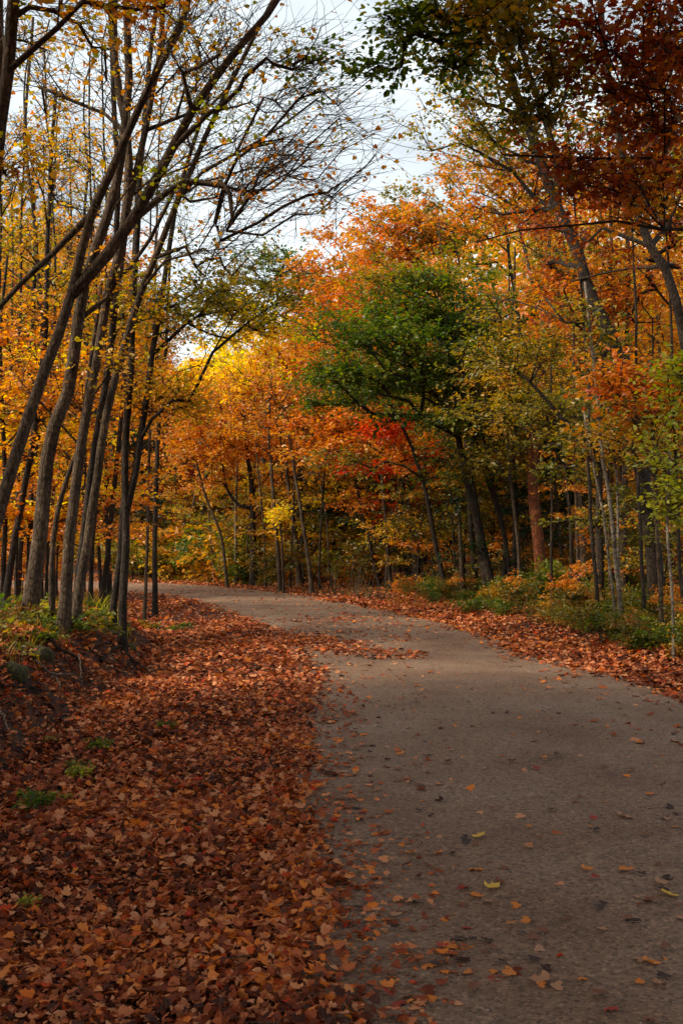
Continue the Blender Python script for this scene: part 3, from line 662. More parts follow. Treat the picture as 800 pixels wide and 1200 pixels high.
# ------------------------------------------------------------------ trees at the bend
for nm, tr, Yq, w, bk, bl, lab, kw in [
  ('maple_tree', [(298, 688), (297, 636), (294, 574), (288, 520), (284, 450)], 38.5, 10, 'dark', [(285, 520, 75, 55, 170, 'orange', 0, .85), (250, 470, 60, 40, 80, 'pink', 0, .7), (300, 600, 40, 30, 30, 'amber', 1, .8)], 'stout dark orange leaved maple with a curved low limb at the bend', {'forks': [([(294, 599), (278, 590), (266, 570), (262, 545)], 5, 2)]}),
  ('young_maple', [(267, 687), (259, 630), (240, 583), (228, 540)], 38, 4, 'grey', [(225, 520, 50, 40, 80, 'orange', 0, .8)], 'thin grey maple leaning left at the bend', {}),
  ('birch_tree', [(275, 685), (276, 640), (277, 590), (280, 540)], 39.5, 4, 'birch', [(270, 560, 30, 30, 24, 'amber', 0, .8)], 'thin pale birch standing left of the stout dark maple', {}),
  ('maple_tree', [(329, 695), (325, 630), (320, 567), (316, 500), (320, 440)], 34, 6, 'grey', [(330, 470, 60, 50, 120, 'pink', 0, .35), (330, 510, 60, 30, 50, 'orange', 0, .8)], 'slim grey maple with thinning pinkish crown at the bend', {}),
  ('maple_tree', [(352, 685), (344, 620), (334, 542), (330, 470)], 37, 8, 'grey', [(360, 430, 70, 45, 130, 'orange', 0, .8), (300, 430, 60, 36, 110, 'yellow', 0, .9)], 'grey maple whose yellow top glows against the sky at the bend', {}),
  ('maple_tree', [(366, 695), (359, 636), (350, 586), (344, 558), (335, 500)], 33, 6, 'grey', [(370, 520, 50, 40, 90, 'orange', 0, .8)], 'grey maple leaning left, nearest the road at the bend', {}),
  ('maple_tree', [(353, 684), (351, 600), (350, 520), (356, 440)], 39, 9, 'dark', [(410, 460, 60, 50, 160, 'orange', 0, .85)], 'straight dark maple right behind the leaning grey ones', {}),
  ('young_maple', [(206, 672), (212, 635), (225, 600), (232, 560)], 47, 4, 'birch', [(215, 520, 50, 40, 70, 'pink', 0, .5)], 'pale stem leaning right beyond the far side of the road', {}),
  ('red_maple', [(190, 678), (192, 620), (200, 580)], 50, 4, 'dark', [(205, 572, 30, 20, 60, 'red', 0, .9)], 'small crimson maple beyond the far end of the road', {'size': .15}),
  ('maple_tree', [(170, 678), (175, 600), (180, 520), (190, 450)], 49, 6, 'brown', [(190, 480, 50, 50, 130, 'orange', 0, .85), (215, 450, 40, 30, 60, 'yellow', 0, .85)], 'orange maple at the far left end of the road', {'size': .15}),
  ('maple_tree', [(236, 680), (238, 600), (244, 500), (250, 420)], 47, 7, 'brown', [(255, 440, 50, 34, 120, 'yellow', 0, .9), (300, 400, 50, 22, 70, 'yellow', 0, .8)], 'tall yellow maple behind the bend under the bright gap in the sky', {'size': .15}),
  ('oak_tree', [(305, 680), (308, 560), (318, 430), (326, 350), (332, 310)], 45, 9, 'dark', [(330, 318, 48, 32, 130, 'green', 0, .55), (300, 350, 70, 26, 90, 'olive', 0, .8), (360, 350, 50, 40, 90, 'amber', 0, .8)], 'tall green topped tree on the skyline left of the green beech', {'size': .15}),
  ('maple_tree', [(395, 690), (392, 600), (396, 480), (400, 380), (404, 300)], 40, 9, 'dark', [(400, 330, 60, 60, 230, 'orange', 0, .85), (380, 395, 60, 40, 130, 'orange', 0, .85)], 'tall orange maple on the skyline right of the bend', {'size': .14}),
  ('hemlock_tree', [(400, 690), (400, 600), (402, 500)], 41, 7, 'dark', [(400, 610, 50, 34, 190, 'pine', 0, 1), (395, 570, 36, 24, 90, 'pine', 0, 1)], 'dark evergreen standing in the shade right of the bend', {'size': .16, 'shape': PIN, 'K': 6, 'M': 12, 'zmin': 0.5}),
  ('hemlock_tree', [(445, 690), (445, 620), (448, 520)], 36, 6, 'dark', [(450, 600, 36, 50, 130, 'pine', 0, 1)], 'dark evergreen behind the crimson foliage', {'size': .16, 'shape': PIN, 'K': 6, 'M': 12, 'zmin': 0.5}),
  ('young_maple', [(333, 690), (332, 650), (330, 610)], 33.5, 3, 'brown', [(328, 605, 14, 28, 22, 'yellow', 0, .9)], 'small yellow leaved sapling among the trunks at the bend', {'size': .12}),
  ]:
    k = dict(K=5, M=7, size=.125); k.update(kw)
    T(nm, lab, 'tree', tr, Yq, w, 2.5, bl, bark=bk, **k)

# ------------------------------------------------------------------ trees right of the road
for nm, tr, Yq, w, bk, bl, lab, kw in [
  ('beech_tree', [(582, 702), (570, 660), (555, 585), (543, 540), (537, 489), (530, 420), (515, 350)], 25, 14, 'dark',
    [(440, 400, 70, 16, 90, 'green', -1, .8), (400, 440, 45, 12, 60, 'green', -1.5, .8), (455, 455, 80, 16, 100, 'green', 0, .8), (500, 425, 80, 22, 120, 'green', 0, .8), (540, 380, 60, 26, 90, 'green', 0, .7), (490, 365, 70, 16, 90, 'green', 0, .8), (520, 335, 50, 20, 70, 'green', 0, .75), (470, 330, 60, 20, 60, 'olive', 0, .8), (570, 460, 50, 24, 50, 'olive', 0, .7), (545, 500, 60, 16, 50, 'green', 0, .7), (480, 492, 50, 10, 40, 'green', -1, .7), (395, 468, 30, 9, 26, 'green', -1.5, .7), (590, 490, 40, 14, 34, 'green', 0, .7), (420, 375, 60, 12, 50, 'green', -1, .7), (560, 560, 50, 10, 24, 'green', 0, .6), (590, 420, 30, 40, 40, 'olive', 0, .7)],
    'big green leaved beech leaning left over the right verge', {'forks': [([(572, 700), (561, 630), (552, 570), (520, 480), (480, 430)], 9, 3), ([(585, 700), (592, 640), (575, 560), (560, 470)], 7, 3)], 'size': .1}),
  ('maple_tree', [(525, 702), (513, 648), (501, 582), (489, 540), (472, 498), (450, 460)], 28.5, 7, 'dark', [(440, 440, 60, 30, 70, 'green', 0, .7), (430, 545, 50, 22, 40, 'olive', 0, .6)], 'black leaning trunk with a crook, left of the big beech', {}),
  ('red_maple', [(491, 692), (483, 630), (471, 570), (462, 520), (455, 480)], 33, 9, 'dark', [(455, 503, 34, 12, 40, 'red', -4, .8), (425, 548, 26, 7, 18, 'red', -4, .8), (500, 535, 26, 9, 20, 'red', -2, .8), (470, 525, 50, 20, 50, 'flame', -3, .8), (490, 570, 40, 30, 50, 'red', 1, .7), (410, 500, 60, 30, 90, 'flame', 0, .9)], 'crimson leaved maple glowing beneath the green beech', {'size': .12}),
  ('maple_tree', [(596, 690), (594, 648), (582, 600), (567, 555), (552, 504), (545, 450)], 25, 6, 'dark', [(560, 470, 40, 40, 40, 'olive', 0, .7), (590, 540, 40, 30, 34, 'amber', 0, .7)], 'black slanting stem just right of the big beech', {}),
  ('maple_tree', [(446, 684), (429, 615), (420, 570), (415, 500)], 34, 5, 'dark', [(430, 590, 50, 30, 50, 'flame', 0, .7)], 'thin dark leaning maple left of the crimson one', {}),
  ('maple_tree', [(457, 684), (450, 615), (445, 560), (440, 490)], 32, 5, 'dark', [(470, 620, 50, 24, 50, 'amber', 0, .7)], 'thin dark upright maple left of the crimson one', {}),
  ('beech_tree', [(543, 703), (540, 645), (536, 580)], 27.5, 8, 'brown', [(540, 590, 30, 20, 14, 'olive', 0, .7)], 'short brown trunk left of the foot of the big beech', {}),
  ('pine_tree', [(634, 690), (626, 600), (623, 555), (628, 480), (636, 400), (640, 300), (642, 220)], 24, 15, 'rust', [(630, 220, 50, 50, 60, 'amber', 0, .6)], 'straight trunk with glowing rust red bark', {'sides': 14, 'w1': 9}),
  ('young_maple', [(609, 695), (608, 640), (605, 590), (600, 520)], 24, 5, 'grey', [(600, 470, 60, 40, 70, 'amber', 0, .8), (570, 540, 50, 30, 40, 'olive', 0, .7)], 'slim pale grey stem left of the rust red trunk', {}),
  ('young_maple', [(672, 710), (668, 640), (662, 560), (650, 500)], 21.5, 5, 'dark', [(630, 480, 70, 34, 110, 'olive', 0, .8), (700, 540, 36, 36, 44, 'amber', 0, .8), (600, 440, 60, 36, 60, 'amber', 1, .8)], 'olive and amber young maple spreading in front of the rust red trunk', {'size': .085}),
  ('maple_tree', [(655, 700), (640, 560), (615, 430), (600, 330), (590, 250)], 33, 9, 'dark', [(500, 240, 60, 55, 110, 'pink', 0, .8), (480, 270, 60, 40, 80, 'olive', 1, .8), (560, 280, 50, 40, 60, 'olive', 0, .7), (450, 300, 60, 50, 140, 'pink', 0, .85), (430, 370, 50, 40, 90, 'flame', 0, .8)], 'tall flame orange maple towering behind the green beech', {'size': .13}),
  ('maple_tree', [(690, 705), (676, 560), (655, 420), (631, 353), (612, 287), (600, 220), (585, 160)], 24, 8, 'grey', [(600, 215, 70, 50, 70, 'flame', 0, .6), (570, 180, 50, 40, 50, 'pink', 0, .6), (640, 420, 60, 40, 60, 'flame', 0, .7)], 'slender grey tree leaning left with scarlet top above the beech', {}),
  ('maple_tree', [(770, 735), (764, 640), (752, 540), (745, 500), (737, 447), (712, 384), (690, 334), (675, 287), (653, 240), (634, 190), (622, 156), (600, 90), (580, 20), (568, -60)], 17, 21, 'dark',
    [(660, 320, 60, 50, 50, 'flame', 4, .7), (600, 350, 50, 40, 36, 'olive', 3, .6), (590, 150, 90, 50, 110, 'olive', .5, .55), (555, 60, 60, 60, 46, 'amber', 0, .4), (650, 60, 60, 60, 40, 'olive', .5, .5), (590, 260, 60, 30, 40, 'flame', 1.5, .7)], 'long dark trunk leaning left across the right half up to the top', {'w1': 8, 'sides': 12, 'size': .08,
    'forks': [([(653, 240), (648, 170), (610, 60), (590, -40)], 9, 4), ([(690, 400), (640, 470), (600, 440)][:1]+[(665, 380), (640, 350)], 4, 2)]}),
  ('maple_tree', [(840, 760), (815, 500), (800, 394), (787, 337), (775, 309), (753, 275), (735, 200), (712, 100), (700, -20)], 14, 15, 'dark',
    [(750, 340, 90, 50, 80, 'flame', 4, .7), (720, 260, 80, 40, 60, 'wine', 1, .75), (780, 240, 40, 60, 50, 'olive', 1, .5)], 'dark trunk leaning in from the right picture edge', {'w1': 7, 'sides': 12, 'size': .08}),
  ('maple_tree', [(728, 700), (734, 500), (738, 294), (732, 240), (728, 150), (735, 60)], 19, 10, 'grey', [(740, 180, 70, 60, 90, 'wine', 0, .7), (700, 350, 60, 40, 70, 'flame', 0, .8)], 'straight grey trunk behind the long leaning dark trunk', {}),
  ('maple_tree', [(716, 700), (718, 520), (718, 337), (717, 250), (714, 150)], 20, 8, 'brown', [(690, 190, 70, 50, 60, 'flame', 0, .6)], 'narrow straight brown trunk left of the straight grey one', {}),
  ('maple_tree', [(704, 715), (700, 600), (697, 530), (665, 500), (628, 458), (600, 430)], 19, 13, 'dark', [(590, 410, 60, 30, 60, 'olive', 0, .7), (700, 470, 60, 50, 50, 'olive', 0, .6)], 'blackish trunk with a long bough slanting up to the left', {'forks': [([(697, 530), (705, 440), (715, 300)], 10, 5)]}),
  ('birch_tree', [(727, 730), (716, 606), (707, 534), (703, 480), (696, 400), (690, 330)], 16.2, 6, 'birch', [(700, 380, 40, 40, 24, 'olive', 0, .5)], 'palest thin birch stem on the right, top bending left', {}),
  ('birch_tree', [(721, 727), (710, 630), (698, 549), (688, 480)], 16.4, 3.4, 'birch', [(690, 500, 30, 30, 14, 'olive', 0, .5)], 'thinnest birch stem, left of the palest birch', {}),
  ('birch_tree', [(724, 720), (723, 636), (722, 567), (716, 500)], 16.6, 3.4, 'birch', [(720, 510, 20, 30, 12, 'amber', 0, .5)], 'upright thin birch stem, right of the palest birch', {}),
  ('young_maple', [(775, 725), (773, 650), (770, 570), (767, 495), (765, 420)], 15, 6, 'grey', [(745, 450, 50, 30, 50, 'flame', 0, .8), (760, 500, 50, 30, 40, 'amber', 0, .7)], 'slim grey stem near the right edge with flat orange sprays', {}),
  ('young_maple', [(789, 735), (787, 650), (785, 600), (790, 530)], 13.5, 4, 'birch', [(790, 540, 28, 60, 38, 'lime', 0, .8), (795, 450, 26, 30, 26, 'lime', 0, .8)], 'lime green leaved sapling at the right picture edge', {'size': .085}),
  ]:
    k = dict(K=5, M=7, size=.095); k.update(kw); w1 = k.pop('w1', 3)
    T(nm, lab, 'tree', tr, Yq, w, w1, bl, bark=bk, **k)
for i, (x0, x1, yt, Yq, w, p, dn) in enumerate([(700, 672, 120, 17, 5, 'flame', .35), (752, 742, 60, 16, 5, 'olive', .3), (680, 650, 200, 22, 5, 'amber', .4), (798, 770, 100, 15, 5, 'flame', .3), (738, 700, 260, 19, 4, 'amber', .4),
   (662, 622, 170, 25, 5, 'olive', .35), (646, 640, 330, 22, 4, 'amber', .4), (765, 752, 330, 18, 3.5, 'flame', .4), (566, 520, 260, 29, 4, 'flame', .4), (510, 470, 330, 33, 4, 'amber', .4), (476, 445, 340, 34, 4, 'flame', .4), (534, 515, 380, 30, 3.5, 'amber', .4)]):
    T('pole_tree', 'slender leaning pole tree in the thicket right of the road', 'tree', [(x0, 705), (x0*.7+x1*.3, 540), ((x0+x1)/2+4, 380), (x1, yt+40), (x1-6, yt)], Yq, w, 1.6,
      [(x1-2, yt+90, 40, 80, 24, p, 0, dn)], bark=('dark', 'dark', 'brown')[i % 3], K=4, M=7, size=.08, group='slender pole trees in the thicket right of the road', seed=700+i, sides=6, asc=.7)
for i, (x0, x1, yt, Yq, w, bk, p) in enumerate([(252, 236, 470, 41, 3, 'grey', 'orange'), (286, 300, 440, 40, 3, 'brown', 'amber'), (312, 296, 430, 37, 3, 'grey', 'orange'), (340, 352, 430, 36, 3, 'dark', 'orange'), (374, 382, 450, 35, 3.4, 'dark', 'amber'), (388, 372, 480, 36, 3, 'grey', 'orange'), (222, 205, 520, 46, 2.6, 'grey', 'amber')]):
    T('pole_tree', 'slender pole tree among the thicker trunks at the bend', 'tree', [(x0, 690), (x0*.6+x1*.4, 600), (x1, yt+60), (x1+4, yt)], Yq, w, 1.2,
      [(x1, yt+20, 34, 40, 24, p, 0, .6)], bark=bk, K=4, M=7, size=.12, group='slender pole trees at the bend', seed=760+i, sides=6, asc=.7)
# near trees just outside the right edge; their boughs hang into the picture
T('red_maple', 'wine red boughs hanging in from the upper right corner', 'tree', [(930, 900), (905, 600), (880, 300), (840, 60), (800, -90)], 9.2, 26, 14,
  [(740, 45, 100, 50, 66, 'wine', 0, .7), (760, 60, 60, 50, 34, 'flame', .8, .7), (770, 130, 60, 50, 46, 'wine', .5, .7), (670, 205, 70, 30, 34, 'wine', 0, .65), (660, 90, 60, 50, 36, 'olive', 0, .6), (740, 225, 60, 20, 20, 'flame', 0, .6), (600, 30, 60, 40, 28, 'olive', 0, .6)],
  bark='dark', K=5, M=7, size=.065, spread=.45, sides=12, zmin=3.2, shape=LOB[0],
  forks=[([(880, 300), (820, 262), (770, 270), (700, 256), (640, 270), (590, 271), (550, 284)], 5, 1.5), ([(890, 240), (800, 188), (700, 185), (590, 180)], 5, 2)])
T('beech_tree', 'green leaved bough hanging from the top edge over the road', 'tree', [(960, 940), (950, 500), (900, 100), (780, -80), (650, -150), (560, -130)], 9.8, 24, 9,
  [(500, 20, 62, 22, 26, 'green', 0, .75), (535, 80, 40, 30, 20, 'green', 0, .75), (440, 40, 40, 30, 16, 'green', 0, .7), (480, 85, 40, 14, 9, 'green', 0, .7), (560, 0, 60, 26, 30, 'amber', 0, .7), (620, -20, 80, 40, 30, 'olive', 0, .7)],
  bark='dark', K=5, M=7, size=.07, spread=.4, sides=12, zmin=6)
# unseen trees added around the camera so their crowns darken the near road
for i, (bx, by, tx, ty, tz, r_, p) in enumerate([(-5.4, 1.0, -2.2, 0, 7.2, 4.2, 'orange'), (6.5, 1.5, 3.2, 1.5, 7.4, 4.0, 'wine'), (-5.6, -5, -1.5, -5, 7.5, 4.5, 'amber'), (6.3, -6, 2.5, -5, 7.8, 4.5, 'orange'),
      (-6.8, 7.6, -3.2, 7.0, 10.0, 3.6, 'amber'), (7.0, 7.4, 3.2, 6.8, 10.2, 3.6, 'red'), (-5.5, -12, 0, -11, 8, 5, 'orange'), (-6.2, 4.5, -2.0, 4.0, 6.6, 3.2, 'amber'), (6.6, 4.6, 2.6, 4.4, 6.8, 3.2, 'wine')]):
    T('maple_tree', 'unseen tall maple added around the viewpoint to shade the near road', 'tree', [(bx, by, hz(bx, by)-.1), (bx*.96, by, 3), (bx*.8+tx*.2, by*.8+ty*.2, 6), (bx*.3+tx*.7, by*.3+ty*.7, tz+1.5)], None, .17, .05,
      [((tx, ty, tz), (r_, r_, 1.3), 340, p)], bark='grey', world=True, K=5, M=9, size=.165, spread=.7, zmin=4.0, group='trees overhanging the road around the viewpoint', den=1, seed=70+i)

for i, (bx, by) in enumerate([(-7.2, 2.0), (-8.6, 4.6), (-10.2, 1.2), (-11.6, 5.4), (-9.4, -2.4), (-12.6, 2.6)]):  # more unseen trees, added on the left to keep sun off the near road
    T('maple_tree', 'unseen tall maple added around the viewpoint to shade the near road', 'tree', [(bx, by, hz(bx, by)-.1), (bx+.1, by, 4), (bx, by+.3, 8), (bx+.3, by, 13)], None, .16, .04,
      [((bx, by, 8.5), (2.6, 2.4, 4.2), 340, 'orange' if i % 2 else 'amber')], bark='grey', world=True, K=5, M=9, size=.14, spread=.7, zmin=3.0, group='trees overhanging the road around the viewpoint', den=1, seed=170+i)
# ------------------------------------------------------------------ prototypes for the woods behind
def proto(name, cat, h, cr, cz, cv, n, pal, bark, tr=.12, size=.15, K=5, M=7, spread=.7, seed=1, shape=HEX, lean=.4, pal2=None, zmin=None, den=.9):
    b = [((lean*.6, 0, cz), (cr, cr, cv), n, pal)]
    if pal2: b.append(((lean*.4, .3, cz-cv*.5), (cr*.8, cr*.8, cv*.6), n//3, pal2))
    return T(name, None, cat, [(0, 0, -.25), (lean*.2, .1, h*.3), (lean*.6, 0, h*.62), (lean, .1, h*.93)], None, tr, .025, b, bark=bark, world=True, base=(0, 0, 0), K=K, M=M, size=size,
             spread=spread, seed=seed, shape=shape, sides=7, zmin=zmin, den=den)
BG = [proto('maple_tree', 'tree', 14, 3.2, 9.2, 4.6, 190, 'orange', 'dark', seed=1),
      proto('maple_tree', 'tree', 14, 3.0, 9, 4.8, 190, 'amber', 'brown', seed=2, lean=-.7),
      proto('maple_tree', 'tree', 14, 3.2, 9.5, 4.2, 170, 'pink', 'grey', seed=3, pal2='orange'),
      proto('oak_tree', 'tree', 14, 3.0, 8.6, 5.0, 190, 'olive', 'dark', seed=4, lean=.9, pal2='amber'),
      proto('maple_tree', 'tree', 14, 3.0, 9, 4.6, 170, 'orange', 'brown', seed=5, lean=1.2, pal2='yellow'),
      proto('hemlock_tree', 'tree', 14, 2.4, 6.5, 5.6, 230, 'pine', 'dark', seed=6, lean=.1, shape=PIN, size=.2, K=6, M=11, zmin=1.0)]
BGL = {0: 'orange', 1: 'amber', 2: 'pinkish orange', 3: 'olive', 4: 'yellow and orange', 5: 'dark evergreen'}
SKY = [(-80, 130), (60, 210), (150, 290), (200, 430), (260, 425), (330, 400), (380, 330), (430, 290), (480, 215), (540, 190), (620, 190), (700, 160), (900, 60)]
def sky_top(x): return float(np.interp(x, [a for a, b in SKY], [b for a, b in SKY]))
used = set()
def place(k, protos, X, Yq, sc, label, group, rz=None, szz=None):
    p = protos[k]; rzv = random.uniform(0, 6.28) if rz is None else rz; s3 = (sc, sc, szz or sc)
    loc = (X, Yq, hz(X, Yq)-.03)
    key = id(p)
    if key not in used:
        used.add(key); p.location = loc; p.rotation_euler = (0, 0, rzv); p.scale = s3; p['label'] = label; p['group'] = group; return p
    return copy_tree(p, loc, rzv, s3, label, group)
def woods(n, xr, yr, dmin, weights, where, group, hmul=(.75, 1.0), gap=1.5):
    pts_ = []; tries = 0
    while len(pts_) < n and tries < 6000:
        tries += 1
        Yq = random.uniform(*yr); xp = random.uniform(*xr); X = (xp-400)/F*Yq
        d, l = road_sd(np.array([X]), np.array([Yq]))
        if d[0] < dmin or any((X-a)**2+(Yq-b)**2 < gap**2 for a, b in pts_): continue
        if where == 'island' : pass
        top = sky_top(xp); H = CAM+(HOR-top)*Yq/F*random.uniform(*hmul)
        H = min(H, 19)
        if H < 4: continue
        k = random.choices(range(len(BG)), weights)[0]
        s = H/14; place(k, BG, X, Yq, max(.6, min(1.25, (s+1)/2)), f'{BGL[k]} tree in the deep woods {where}', f'{BGL[k]} trees in the woods {where}', szz=s); pts_.append((X, Yq))
woods(24, (-90, 175), (27, 62), 4, [4, 5, 1, 1, 2, .3], 'left of the road', '')
woods(34, (150, 420), (50, 75), 4, [5, 3, 3, 1, 3, .8], 'beyond the bend', '')
woods(44, (400, 860), (24, 60), 3, [2.5, 2.5, 2, 4.5, 1.5, 2], 'right of the road', '', (.55, .88))
for o in BG:
    if id(o) not in used: place(BG.index(o), BG, 12, 60, 1, BGL[BG.index(o)]+' tree in the deep woods right of the road', 'trees')

# understorey saplings
def sap(pal, seed, bark='dark', n=60, pal2=None):
    r = random.Random(seed)
    b = [((r.uniform(-.5, .5), r.uniform(-.5, .5), z), (1.3, 1.3, .25), n//4, pal if (i % 3 or not pal2) else pal2) for i, z in enumerate((1.5, 2.2, 3.0, 3.8))]
    return T('sapling', None, 'tree', [(0, 0, -.15), (.05, 0, 1.2), (.2, .1, 2.8), (.25, .1, 4.3)], None, .028, .008, b, bark=bark, world=True, base=(0, 0, 0), K=5, M=6, size=.09, spread=.45, seed=seed, sides=5, zmin=.7, flat=.15)
SP = [sap('orange', 21), sap('amber', 22, 'brown'), sap('olive', 23), sap('bush', 24, pal2='orange'), sap('olive', 25, 'grey', pal2='amber'), sap('red', 26), sap('yellow', 27)]
SPL = ['orange', 'amber', 'olive green', 'mottled green and orange', 'olive and amber', 'scarlet', 'yellow']
def saps(n, xr, yr, dmin, dmax, wts, where, sc=(.7, 1.15)):
    c = t = 0
    while c < n and t < 5000:
        t += 1; Yq = random.uniform(*yr); xp = random.uniform(*xr); X = (xp-400)/F*Yq
        d, l = road_sd(np.array([X]), np.array([Yq]))
        if not dmin < d[0] < dmax or (490 < xp < 600 and Yq < 31) or (598 < xp < 655 and Yq < 29) or (700 < xp < 735 and Yq < 18): continue
        k = random.choices(range(len(SP)), wts)[0]
        place(k, SP, X, Yq, random.uniform(*sc), f'{SPL[k]} leaved sapling in the understorey {where}', f'{SPL[k]} saplings {where}'); c += 1
saps(40, (430, 850), (15, 34), 2.8, 14, [4, 4, 3, 3, 3, .2, .3], 'right of the road')
saps(22, (440, 620), (31, 44), 3, 16, [5, 5, 2, 1, 3, 0, 1], 'behind the green beech', (1.0, 1.8))
saps(26, (-60, 160), (15, 36), 3.2, 14, [4, 4, 1, 2, 2, .1, 1], 'left of the road')
saps(34, (150, 440), (36, 60), 1.8, 12, [3, 4, 3, 3, 3, .8, 2.5], 'beyond the bend', (.9, 1.6))

# shrubs along the verges
def shrub(pal, seed, h=.9, r=.55, n=46, pal2=None, size=.07):
    b = [((0, 0, h*.55), (r, r, h*.42), n, pal)]
    if pal2: b.append(((.1, 0, h*.7), (r, r, h*.3), n//3, pal2))
    return T('shrub', None, 'shrub', [(0, 0, -.08), (.02, 0, .1), (.03, .02, .3)], None, .014, .008, b, bark='brown', world=True, base=(0, 0, 0), K=4, M=6, size=size, spread=.24, seed=seed, sides=5, zmin=-1, tip=.002, twr=.0018)
SH = [shrub('bush', 31), shrub('olive', 32), shrub('green', 33, pal2='olive'), shrub('orange', 34, pal2='bush'), shrub('bush', 35, h=1.2, pal2='orange'), shrub('amber', 36, pal2='green'), shrub('green', 37, h=.5, r=.5)]
SHL = ['mottled green and rust', 'olive green', 'deep green', 'orange', 'tall green and orange', 'amber and green', 'low deep green']
def shr(n, xr, yr, dmin, dmax, wts, where, sc=(.6, 1.2), side=None):
    c = t = 0
    while c < n and t < 9000:
        t += 1; Yq = random.uniform(*yr); xp = random.uniform(*xr); X = (xp-400)/F*Yq
        d, l = road_sd(np.array([X]), np.array([Yq]))
        if not dmin < d[0] < dmax or (side is not None and bool(l[0]) != side) or (600 < xp < 650 and 15 < Yq < 26 and d[0] > 2.4): continue
        k = random.choices(range(len(SH)), wts)[0]
        place(k, SH, X, Yq, random.uniform(*sc), f'{SHL[k]} shrub {where}', f'{SHL[k]} shrubs {where}'); c += 1
shr(80, (430, 840), (12.5, 32), 1.5, 3.6, [6, 2, 5, 2, 2, 1, 6], 'along the right verge', (.38, .8), side=False)
shr(30, (430, 840), (13, 32), 3.4, 8, [4, 4, 4, 2, 3, 2, 2], 'deeper in the woods on the right', (.7, 1.3), side=False)
shr(34, (150, 440), (34, 54), 1.0, 5, [4, 5, 2, 2, 3, 4, 2], 'beyond the bend', (1.0, 2.4), side=False)
shr(20, (130, 290), (40, 54), 1.2, 6, [1, 6, 1, 0, 1, 5, 0], 'at the far end of the road', (1.8, 3.4), side=False)
place(5, BG, 10.9, 49, 1.2, 'dark evergreen tree in the deep woods right of the road', 'dark evergreen trees in the woods right of the road')
shr(18, (-40, 150), (10.5, 22), 3.0, 8, [3, 2, 5, 0, 0, 0, 6], 'on the left bank', (.28, .5), side=True)
g = gpt(628, 712); copy_tree(SH[2], (g[0], g[1], g[2]-.05), 1, (1.5, 1.3, 1.15), 'broad dark green shrub at the foot of the rust red trunk')
# ------------------------------------------------------------------ small plants, sticks, moss on the left
def plant(pal, seed, h=.16, n=16):
    return T('ground_plant', None, 'plant', [(0, 0, -.03), (0, 0, .02), (.01, 0, .05)], None, .004, .003, [((0, 0, h*.6), (.14, .14, h*.4), n, pal)], bark='brown', world=True, base=(0, 0, 0), K=3, M=4, size=.045,
             spread=.09, seed=seed, sides=4, zmin=-1, tip=.001, twr=.001, spread_=None) if False else \
           make_tree('ground_plant', None, 'plant', [(0, 0, -.03), (0, 0, .02), (.01, 0, .05)], None, .004, .003, [((0, 0, h*.6), (.14, .14, h*.4), n, pal)], bark='brown', world=True, base=(0, 0, 0), K=3, M=4, size=.045,
             spread=.09, seed=seed, sides=4, zmin=-1, tip=.001, twr=.001)
PL = [plant('green', 41), plant('lime', 42), plant('olive', 43)]
for i, (x, y, s, k, lab) in enumerate([(50, 947, .8, 0, 'dark green leafy tuft among the leaves near the left edge'), (40, 952, .6, 0, 'smaller dark green tuft touching the tuft near the left edge'), (90, 914, .7, 1, 'bright green seedling right of the dark green tuft'), (93, 905, .5, 0, 'dark green sprig behind the bright green seedling'),
   (125, 882, .7, 0, 'green tuft higher up the leafy verge'), (30, 1066, .4, 1, 'tiny pale green seedling low at the left edge'), (209, 741, 1.2, 0, 'green clump on the verge right of the left clump of trees'), (62, 873, .5, 2, 'faint olive sprig in the ditch'),
   (197, 857, .5, 0, 'small green sprig in the middle of the leafy verge'), (146, 752, 1.6, 1, 'yellow green seedling below the split dark trunk'), (8, 725, 2.2, 0, 'leafy green clump at the left edge on the bank'), (28, 738, 2.2, 1, 'light green clump on the bank near the left edge'),
   (62, 730, 1.8, 0, 'green clump at the foot of the broad grey trunk'), (105, 738, 2.0, 2, 'olive clump between the trunks and the edge of the bank'), (118, 728, 1.6, 0, 'small green clump left of the split dark trunk'), (22, 770, 1.5, 2, 'olive sprigs hanging at the lip of the bank'), (10, 750, 2.0, 2, 'olive sprigs left on the bank above the moss'),
   (85, 748, 1.4, 0, 'green sprig on the lip of the bank'), (175, 738, 1.3, 2, 'olive sprig right of the split dark trunk'), (60, 780, 1.2, 0, 'green sprig on the dark bank face')]):
    g = gpt(x, y); loc = (g[0], g[1], g[2]+.01); sc = (s, s, s*.9)
    p = PL[k]
    if id(p) not in used: used.add(id(p)); p.location = loc; p.scale = sc; p['label'] = lab
    else: copy_tree(p, loc, i*1.3, sc, lab)
WM = {'pale': bark_mat('wood_pale', (.20, .16, .12), (.42, .35, .28)), 'dark': BK['dark']}
def stick(pts, r, mat, label, lift=.03, name='fallen_stick'):
    P = [gpt(x, y)+np.array([0, 0, lift+l]) for x, y, l in pts]
    P = catmull(P, 5); P = P+rng.normal(0, .006, P.shape); mb = MB(); tube(mb, P, np.linspace(r, r*.4, len(P)), 6)
    c = P[0].copy(); o = mb.build(name, WM[mat], base=tuple(c), smooth=True); return tag(o, label, 'stick')
stick([(118, 764, .05), (140, 767, .04), (152, 774, .02), (166, 785, .02), (180, 794, .01)], .022, 'dark', 'long dark stick sliding down the leafy slope at the end of the bank')
stick([(42, 787, .1), (62, 788, .12), (85, 788, .06)], .012, 'pale', 'pale straight twig across the dark face of the bank')
stick([(-6, 722, .1), (12, 714, .25), (36, 706, .5)], .018, 'pale', 'pale stick raised at the left edge in front of the trunks', 0)
stick([(48, 734, .03), (58, 727, .12), (70, 720, .3)], .016, 'pale', 'short pale stick leaning on the foot of a trunk')
